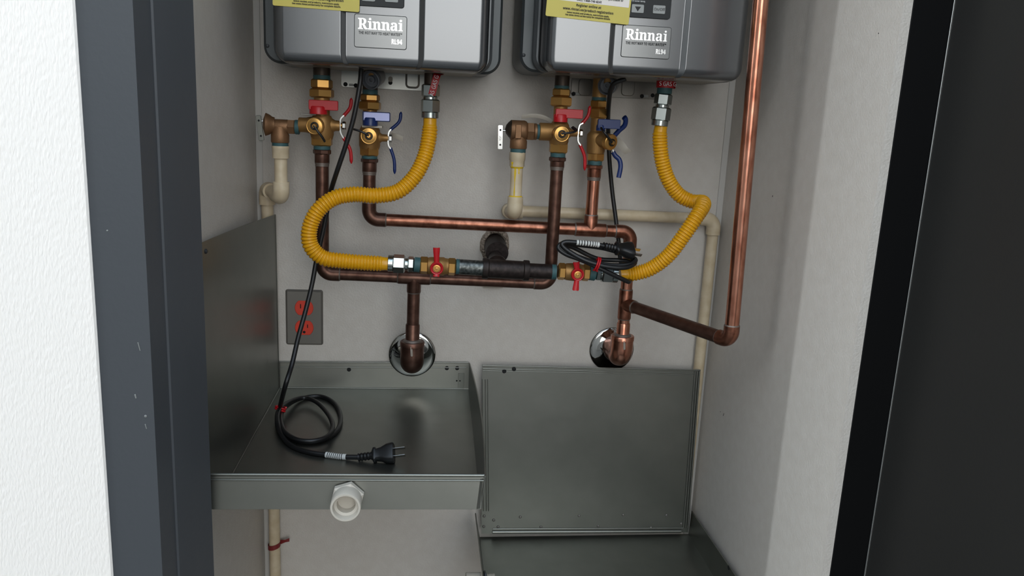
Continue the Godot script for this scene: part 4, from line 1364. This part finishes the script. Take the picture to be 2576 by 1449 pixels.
	for q in [0.0012, 0.0055, 0.0105]:
		hem(bp, p11 + Vector3(-q - 0.001, -0.002, 0.0010), p10 + Vector3(-q - 0.001, 0.012, 0.0010), 0.0019, "pressed_bead")
	for q in [0.0012, 0.007, 0.0115]:
		hem(bp, p01 + Vector3(q, -0.028, 0.0009), p00 + Vector3(q + 0.001, 0.05, 0.0009), 0.0009, "pressed_bead")
	hem(bp, p00 + Vector3(0.022, 0.0038, 0.0016), p10 + Vector3(-0.016, 0.0038, 0.0016), 0.0034, "rolled_hem")
	hem(bp, p00 + Vector3(0.022, 0.0105, 0.0012), p10 + Vector3(-0.012, 0.0105, 0.0012), 0.0014, "pressed_bead")
	for q in [Vector3(0.168, 0.9623, 0.032), Vector3(0.1869, 0.9669, 0.032)]:
		part(bp, "screw_hole", turned(along(q, Vector3.BACK), [[0, -0.001], [0.0042, 0], [0.0042, 0.0004], [0.0036, 0.0007], [0, 0.0007]], 18), M.hole)
	for q in [Vector3(0.1405, 0.6551, 0.0355), Vector3(0.1603, 0.646, 0.0355), Vector3(0.2145, 0.6524, 0.0355), Vector3(0.1406, 0.6322, 0.0355), Vector3(0.1699, 0.6309, 0.0355), Vector3(0.2583, 0.6296, 0.0355), Vector3(0.3363, 0.6536, 0.0355), Vector3(0.3779, 0.6298, 0.0355), Vector3(0.429, 0.6543, 0.0355), Vector3(0.5215, 0.6522, 0.0355), Vector3(0.555, 0.6328, 0.0355), Vector3(0.4907, 0.6246, 0.0355)]:
		part(bp, "rivet", turned(along(q, Vector3.BACK), [[0, -0.001], [0.0030, -0.0006], [0.0026, 0.0005], [0.0016, 0.0010], [0.0012, 0.0004], [0, 0.0004]], 14), M.stainless)
	rows = []
	for i in 9:
		var t := i / 8.0
		var b := bl.lerp(fll, t)
		rows.append([b, b + Vector3(-0.0105 + 0.003 * t, 0.053, 0)])
	g = Geo.new()
	g.sheet(rows, th)
	var lf := part(o, "side_flange", g, M.galvanised)
	hem(lf, rows[0][1], rows[8][1], 0.0013)
	rows = []
	for i in 9:
		var t := i / 8.0
		var b := br.lerp(frr, t)
		rows.append([b, b + Vector3(0.002 + 0.009 * t, 0.0525, 0)])
	g = Geo.new()
	g.sheet(rows, th)
	var rf2 := part(o, "side_flange", g, M.galvanised)
	hem(rf2, rows[0][1], rows[8][1], 0.0013)
	part(rf2, "screw_hole", turned(along(Vector3(0.5735, 0.6606, 0.2449), Vector3(-1, 0, 0)), [[0, 0], [0.0042, 0], [0.0042, 0.0004], [0.0036, 0.0007], [0, 0.0007]], 16), M.hole)
	g = Geo.new()
	g.sheet([[fll, fll + Vector3(0, 0.047, 0.002)], [frr, frr + Vector3(0, 0.047, 0.002)]], th)
	part(o, "front_lip", g, M.galvanised)
	# side outlet of this pan
	oc = Vector3(0.1245, 0.633, 0.232)
	f = thing("drain_fitting", oc, "white plastic drain fitting with threads, through the left flange of the low pan", "fitting", "white drain fittings")
	part(f, "socket", turned(along(oc + Vector3(-0.004, 0, 0), Vector3.LEFT), [[0, 0], [0.0175, 0], [0.0175, 0.026], [0.0165, 0.027], [0.014, 0.027], [0.0135, 0.004], [0, 0.004]], 36), M.pvc_white)
	var tpz := [[0, 0]]
	for i in 15: tpz.append([0.0150 if i % 2 else 0.0142, 0.0012 * i])
	tpz.append([0, 0.0168])
	part(f, "thread", turned(along(oc + Vector3(0.004, 0, 0), Vector3.RIGHT), tpz, 32), M.pvc_white)
	part(f, "locknut", nut(oc + Vector3(0.001, 0, 0), oc + Vector3(0.006, 0, 0), 0.036, 0.2), M.dark_plastic)


# ------------------------------------------------------------------ things on the wall
func wall_items() -> void:
	# electrical outlet
	var c := Vector3(-0.2165, 1.0557, 0.0)
	var o := thing("electrical_outlet", c, "steel wall plate with two orange-red outlets behind the hanging cord", "outlet")
	var g := Geo.new()
	g.prism(Transform3D(Basis.IDENTITY, c), rect(0.0695, 0.1085, 0.0042), 0.0045, 0.0036)
	part(o, "cover_plate", g, M.stainless)
	var k := 0
	for dy in [0.0195, -0.0195]:
		var pl := PackedVector2Array()
		for i in 40:
			var a := TAU * i / 40.0
			pl.append(Vector2(cos(a) * 0.0172, clampf(sin(a) * 0.0172, -0.0140, 0.0140)))
		var f := Geo.new()
		f.prism(Transform3D(Basis.IDENTITY, c + Vector3(0, dy, 0.004)), pl, 0.0022, 0.0008)
		var fc := part(o, "outlet_face", f, M.receptacle_orange)
		for s in [[-0.0063, 0.0035, 0.0018, 0.0085], [0.0063, 0.0035, 0.0018, 0.0068]]:
			part(fc, "slot", plate(c + Vector3(s[0], dy + s[1] * 1.0, 0.0061), s[2], s[3], 0.0003, 0.0002, 0.00005), M.hole)
		part(fc, "ground_hole", plate(c + Vector3(0.0, dy - 0.0082, 0.0061), 0.0052, 0.0052, 0.0024, 0.0002, 0.00005), M.hole)
	part(o, "plate_screw", turned(along(c + Vector3(0, 0, 0.0043), Vector3.BACK), [[0, 0], [0.0032, 0], [0.003, 0.0008], [0, 0.0014]], 18), M.steel_bright)

	# mounting brackets under the heaters
	for b in [[Vector3(-0.148, 1.5071, 0.004), Vector3(0.0086, 1.4844, 0.004), 1.5145, "left", [[Vector3(-0.1401, 1.4909, 0.0056), 1], [Vector3(-0.1218, 1.4897, 0.0056), 2], [Vector3(-0.0603, 1.4977, 0.0056), 3]], [Vector3(-0.0206, 1.5053, 0.0056)]], [Vector3(0.2715, 1.5167, 0.004), Vector3(0.442, 1.4905, 0.004), 1.5225, "right", [[Vector3(0.2763, 1.4947, 0.0056), 2], [Vector3(0.4065, 1.4968, 0.0056), 2], [Vector3(0.427, 1.4992, 0.0056), 1]], [Vector3(0.2972, 1.5079, 0.0056), Vector3(0.3786, 1.5113, 0.0056)]]]:
		var x0: float = b[0].x
		var x1: float = b[1].x
		var yb: float = b[1].y + 0.0015
		var br := thing("mounting_bracket", Vector3((x0 + x1) / 2, yb, 0.0), "punched steel mounting bracket on the wall under the " + b[3] + " water heater", "bracket", "heater mounting brackets")
		var bp := Geo.new()
		bp.prism(Transform3D(Basis.IDENTITY, Vector3((x0 + x1) / 2, (yb + b[2] + 0.06) / 2, 0.0025)), rect(x1 - x0, b[2] + 0.06 - yb, 0.005), 0.0025, 0.0004)
		part(br, "bracket_plate", bp, M.rivet_steel if b[3] == "left" else M.stainless)
		for h in b[4]:
			var hp: Vector3 = h[0]
			var hz := Vector3(hp.x, hp.y, 0.005)
			part(br, "bolt_hole", turned(along(hz, Vector3.BACK), [[0, 0], [0.0038, 0], [0.0038, 0.0002], [0, 0.0003]], 18), M.hole)
			if h[1] == 2:
				part(br, "slot_bush", plate(hz + Vector3(0.008 * (1 if b[3] == "right" else -1), 0.0005, 0), 0.0085, 0.0045, 0.0015, 0.0006, 0.0002), M.button_grey)
			if h[1] == 3:
				part(br, "key_slot", plate(hz + Vector3(0, 0.006, 0), 0.008, 0.010, 0.0039, 0.0003, 0.0001), M.heater_under)
		for q in b[5]:
			part(br, "pressed_boss", plate(Vector3(q.x, q.y, 0.0045), 0.026, 0.032, 0.008, 0.004 if b[3] == "left" else 0.0018, 0.0035 if b[3] == "left" else 0.0016), M.rivet_steel if b[3] == "left" else M.stainless)

	# grey drain plugs under the heaters
	for p in [[Vector3(-0.0888, 1.496, 0.125), 0.0152, "round grey drain plug under the left water heater, beside the cord", 1.513, Vector3(0.35, 0.28, -1)], [Vector3(0.3129, 1.5076, 0.115), 0.0152, "round grey drain plug under the right water heater, behind the cord", 1.521, Vector3(0.45, 0.1, -1)]]:
		var pc: Vector3 = p[0]
		var pr: float = p[1]
		var pg := thing("drain_plug", pc, p[2], "plug", "grey drain plugs")
		var back: Vector3 = p[4].normalized()
		part(pg, "plug_body", turned(along(pc + back * 0.003, back), [[pr * 0.95, 0], [pr * 1.02, 0.012], [pr * 0.95, 0.03], [0, 0.03]], 30), M.grey_plastic)
		part(pg, "plug_cap", turned(along(pc + back * 0.004, -back), [[0, -0.006], [pr * 1.04, -0.006], [pr * 1.04, 0.003], [pr * 0.94, 0.004], [pr * 0.86, 0.002], [pr * 0.8, -0.003], [pr * 0.42, -0.004], [pr * 0.4, 0.001], [pr * 0.2, 0.001], [pr * 0.18, -0.002], [0, -0.002]], 30), M.plug_grey)
		part(pg, "plug_neck", rod(pc + back * 0.015 + Vector3(0, 0.004, 0), Vector3(pc.x + back.x * 0.012, p[3], pc.z + back.z * 0.016), 0.0105), M.brass_cast)

	# curled paper tags behind the right valves
	for q in [[[Vector3(0.1727, 1.4485, 0.075), Vector3(0.1953, 1.4516, 0.08), Vector3(0.2161, 1.4478, 0.085), Vector3(0.2336, 1.4377, 0.09)], Vector3(0, 0.0035, 0.001), "curled pale paper tag behind the right relief valve"], [[Vector3(0.3461, 1.4181, 0.06), Vector3(0.3563, 1.4103, 0.066), Vector3(0.3651, 1.3994, 0.07), Vector3(0.3727, 1.3939, 0.068)], Vector3(0.005, 0.0035, 0.002), "curled pale paper tag beside the right blue lever"], [[Vector3(-0.0548, 1.4063, 0.06), Vector3(-0.0456, 1.4047, 0.064), Vector3(-0.0344, 1.4005, 0.066)], Vector3(0.0, 0.0045, 0.001), "small pale paper tag beside the left blue lever"]]:
		var rows := []
		for s in curve(q[0], 6):
			rows.append([s - q[1], s + Vector3(0, 0, 0.001), s + q[1]])
		var tg := Geo.new()
		tg.sheet(rows, 0.0004)
		solo("paper_tag", tg, M.tag_white, q[2], "tag", "paper tags on the valves")


# ------------------------------------------------------------------ cords
func cord_plug(o: Node3D, a: Vector3, d: Vector3, up: Vector3) -> void:
	# strain relief, tapered body and two blades; a = cord end, d = direction of the blades
	d = d.normalized()
	var side := d.cross(up).normalized()
	up = side.cross(d).normalized()
	var g := Geo.new()
	var pr := [[0, 0]]
	for i in 9: pr.append([0.0052 if i % 2 else 0.0066, 0.0026 * i])
	pr.append([0.0062, 0.024])
	pr.append([0, 0.024])
	g.lathe(along(a, d), pr, 20)
	var base := a + d * 0.022
	var secs := [[0.0, 0.0075, 0.0065], [0.002, 0.0120, 0.0085], [0.005, 0.0120, 0.0085], [0.006, 0.0090, 0.0075], [0.014, 0.0105, 0.0085], [0.023, 0.0150, 0.0105], [0.032, 0.0160, 0.0112], [0.0335, 0.0150, 0.0102]]
	var rows := []
	for s in secs:
		var row := []
		for k in 21:
			var an := TAU * k / 20.0
			var cx := signf(cos(an)) * pow(absf(cos(an)), 0.55)
			var sx := signf(sin(an)) * pow(absf(sin(an)), 0.55)
			row.append(base + d * s[0] + side * cx * s[1] + up * sx * s[2])
		rows.append(row)
	g.sheet(rows, 0.0004)
	var endc: Vector3 = base + d * 0.0336
	var fcs := []
	for k in 20: fcs.append(rows[7][k])
	g.face(fcs, d)
	var pl := part(o, "plug", g, M.rubber)
	for s in [-1.0, 1.0]:
		var b := Geo.new()
		var x := Transform3D(Basis(side, up, d) if side.cross(up).dot(d) > 0 else Basis(-side, up, d), endc + side * s * 0.0063 + d * 0.0085)
		b.box(x, Vector3(0.0015, 0.0063, 0.018), 0.0004)
		part(pl, "blade", b, M.steel_bright)


func cords() -> void:
	var r := 0.0040
	# left cord: hangs from the left heater, coils on the pan floor
	var py := 0.9165 + 0.0042
	var o := thing("power_cord", Vector3(-0.12, 0.917, 0.3), "black power cord from the left water heater, coiled on the shallow pan", "power cord", "black power cords")
	var t1 := Vector3(-0.2359, 0.936, 0.1694)
	var pts := [Vector3(-0.1000, 1.5118, 0.168), Vector3(-0.102, 1.4856, 0.172), Vector3(-0.111, 1.4354, 0.174), Vector3(-0.1237, 1.3906, 0.172), Vector3(-0.1383, 1.3479, 0.165), Vector3(-0.1502, 1.3144, 0.145), Vector3(-0.157, 1.282, 0.138), Vector3(-0.1653, 1.2408, 0.136), Vector3(-0.1752, 1.1962, 0.138), Vector3(-0.1825, 1.1524, 0.145), Vector3(-0.1921, 1.1069, 0.16), Vector3(-0.2017, 1.0662, 0.178), Vector3(-0.2086, 1.0276, 0.2), Vector3(-0.2164, 0.9968, 0.222), t1, Vector3(-0.2383, 0.924, 0.1796), Vector3(-0.2268, 0.9207, 0.2278), Vector3(-0.2029, 0.9207, 0.2641), Vector3(-0.1728, 0.9207, 0.2769), Vector3(-0.1449, 0.9207, 0.2625), Vector3(-0.1307, 0.9207, 0.2206), Vector3(-0.1337, 0.9207, 0.1573), Vector3(-0.151, 0.9207, 0.0985), Vector3(-0.1801, 0.9207, 0.0656), Vector3(-0.2141, 0.9215, 0.081), Vector3(-0.2302, 0.929, 0.1434), Vector3(-0.2297, 0.93, 0.1946), Vector3(-0.2144, 0.929, 0.251), Vector3(-0.1883, 0.9285, 0.2855), Vector3(-0.1616, 0.9285, 0.2902), Vector3(-0.1416, 0.9285, 0.2694), Vector3(-0.1393, 0.9285, 0.2257), Vector3(-0.154, 0.9285, 0.1717), Vector3(-0.1791, 0.929, 0.119), Vector3(-0.2045, 0.9292, 0.0975), Vector3(-0.2236, 0.933, 0.1243), Vector3(-0.2344, 0.938, 0.1783), Vector3(-0.2305, 0.933, 0.2199), Vector3(-0.214, 0.924, 0.2654), Vector3(-0.1915, 0.9208, 0.2974), Vector3(-0.1642, 0.9208, 0.3171), Vector3(-0.1388, 0.9208, 0.3261), Vector3(-0.1137, 0.9208, 0.3336), Vector3(-0.0859, 0.923, 0.3401)]
	var g := Geo.new()
	var path := curve(pts, 8)
	g.tube(path, r, 12)
	part(o, "cable", g, M.rubber)
	var p0 := Vector3(-0.0859, 0.923, 0.3401)
	tag_sleeve(o, path, pts.size())
	var d := Vector3(-0.0523, 0.929, 0.3433) - p0
	cord_plug(o, p0 - d.normalized() * 0.002, d, Vector3(0.1, 0.75, 0.65))
	tie(t1 + Vector3(0.002, 0.001, 0.001), Vector3(0.25, 0.9, -0.3), 0.0085, "red twist tie gathering the coiled cord at the pan's left")

	# right cord: drops behind the right valves and is coiled on top of the gas cock
	o = thing("power_cord", Vector3(0.3028, 1.2089, 0.175), "black power cord from the right water heater, bundled above the right gas cock", "power cord", "black power cords")
	pts = [Vector3(0.337, 1.5190, 0.150), Vector3(0.3175, 1.5077, 0.14), Vector3(0.3195, 1.4751, 0.112), Vector3(0.3359, 1.4303, 0.052), Vector3(0.3435, 1.3799, 0.045), Vector3(0.3529, 1.3217, 0.046), Vector3(0.3622, 1.2706, 0.052), Vector3(0.3686, 1.2307, 0.06), Vector3(0.3759, 1.1896, 0.062), Vector3(0.3812, 1.1745, 0.1), Vector3(0.3647, 1.176, 0.172), Vector3(0.3515, 1.1814, 0.186), Vector3(0.3287, 1.1915, 0.19), Vector3(0.3033, 1.2029, 0.191), Vector3(0.2719, 1.2153, 0.188), Vector3(0.2488, 1.2222, 0.18), Vector3(0.235, 1.2322, 0.176), Vector3(0.2442, 1.2401, 0.172), Vector3(0.2783, 1.2366, 0.166), Vector3(0.3186, 1.2312, 0.16), Vector3(0.3554, 1.2213, 0.158), Vector3(0.3733, 1.2151, 0.168), Vector3(0.363, 1.209, 0.182), Vector3(0.3318, 1.2063, 0.187), Vector3(0.3004, 1.2102, 0.186), Vector3(0.2693, 1.219, 0.182), Vector3(0.2453, 1.2273, 0.178), Vector3(0.2387, 1.2347, 0.174), Vector3(0.2622, 1.2317, 0.16), Vector3(0.3067, 1.2125, 0.156), Vector3(0.3496, 1.2101, 0.156), Vector3(0.3714, 1.2105, 0.174), Vector3(0.352, 1.2042, 0.191), Vector3(0.3198, 1.2053, 0.194), Vector3(0.285, 1.213, 0.192), Vector3(0.2578, 1.2249, 0.186), Vector3(0.2406, 1.2375, 0.182), Vector3(0.2454, 1.2435, 0.18), Vector3(0.2647, 1.2434, 0.18), Vector3(0.2995, 1.2409, 0.18), Vector3(0.3136, 1.2386, 0.18)]
	g = Geo.new()
	path = curve(pts, 8)
	g.tube(path, r, 12)
	part(o, "cable", g, M.rubber)
	tag_sleeve(o, path, pts.size())
	var q0 := Vector3(0.3122, 1.2389, 0.18)
	cord_plug(o, q0, Vector3(0.3546, 1.2314, 0.172) - q0, Vector3(0.0, 0.8, 0.6))
	tie(Vector3(0.3019, 1.208, 0.189), Vector3(0.98, -0.25, 0.0), 0.0115, "red twist tie on the cord bundle above the gas cock")


func tag_sleeve(o: Node3D, path: PackedVector3Array, n: int) -> void:   # white sleeve over the stretch between the third and second last corner of the cord
	var g := Geo.new()
	var pth := path.slice((n - 3) * 8, (n - 2) * 8 + 3)
	g.tube(pth, 0.00462, 16)
	var t := part(o, "print_sleeve", g, M.cord_print, "white printed sleeve on the cord")
	for i in 8:
		var gg := Geo.new()
		var a := pth[i + 1]
		gg.tube(PackedVector3Array([a, a.lerp(pth[i + 2], 0.35)]), 0.00472, 16)
		part(t, "print_mark", gg, M.ink)


func tie(c: Vector3, axis: Vector3, r: float, label: String) -> void:
	var g := Geo.new()
	var x := along(c, axis)
	var pth := PackedVector3Array()
	for i in 33:
		var a := TAU * i / 16.0
		pth.append(x * Vector3(cos(a) * r, (i / 32.0 - 0.5) * 0.007, sin(a) * r * 0.8))
	g.tube(pth, 0.0016, 8)
	solo("twist_tie", g, M.vinyl_red, label, "tie", "red twist ties")
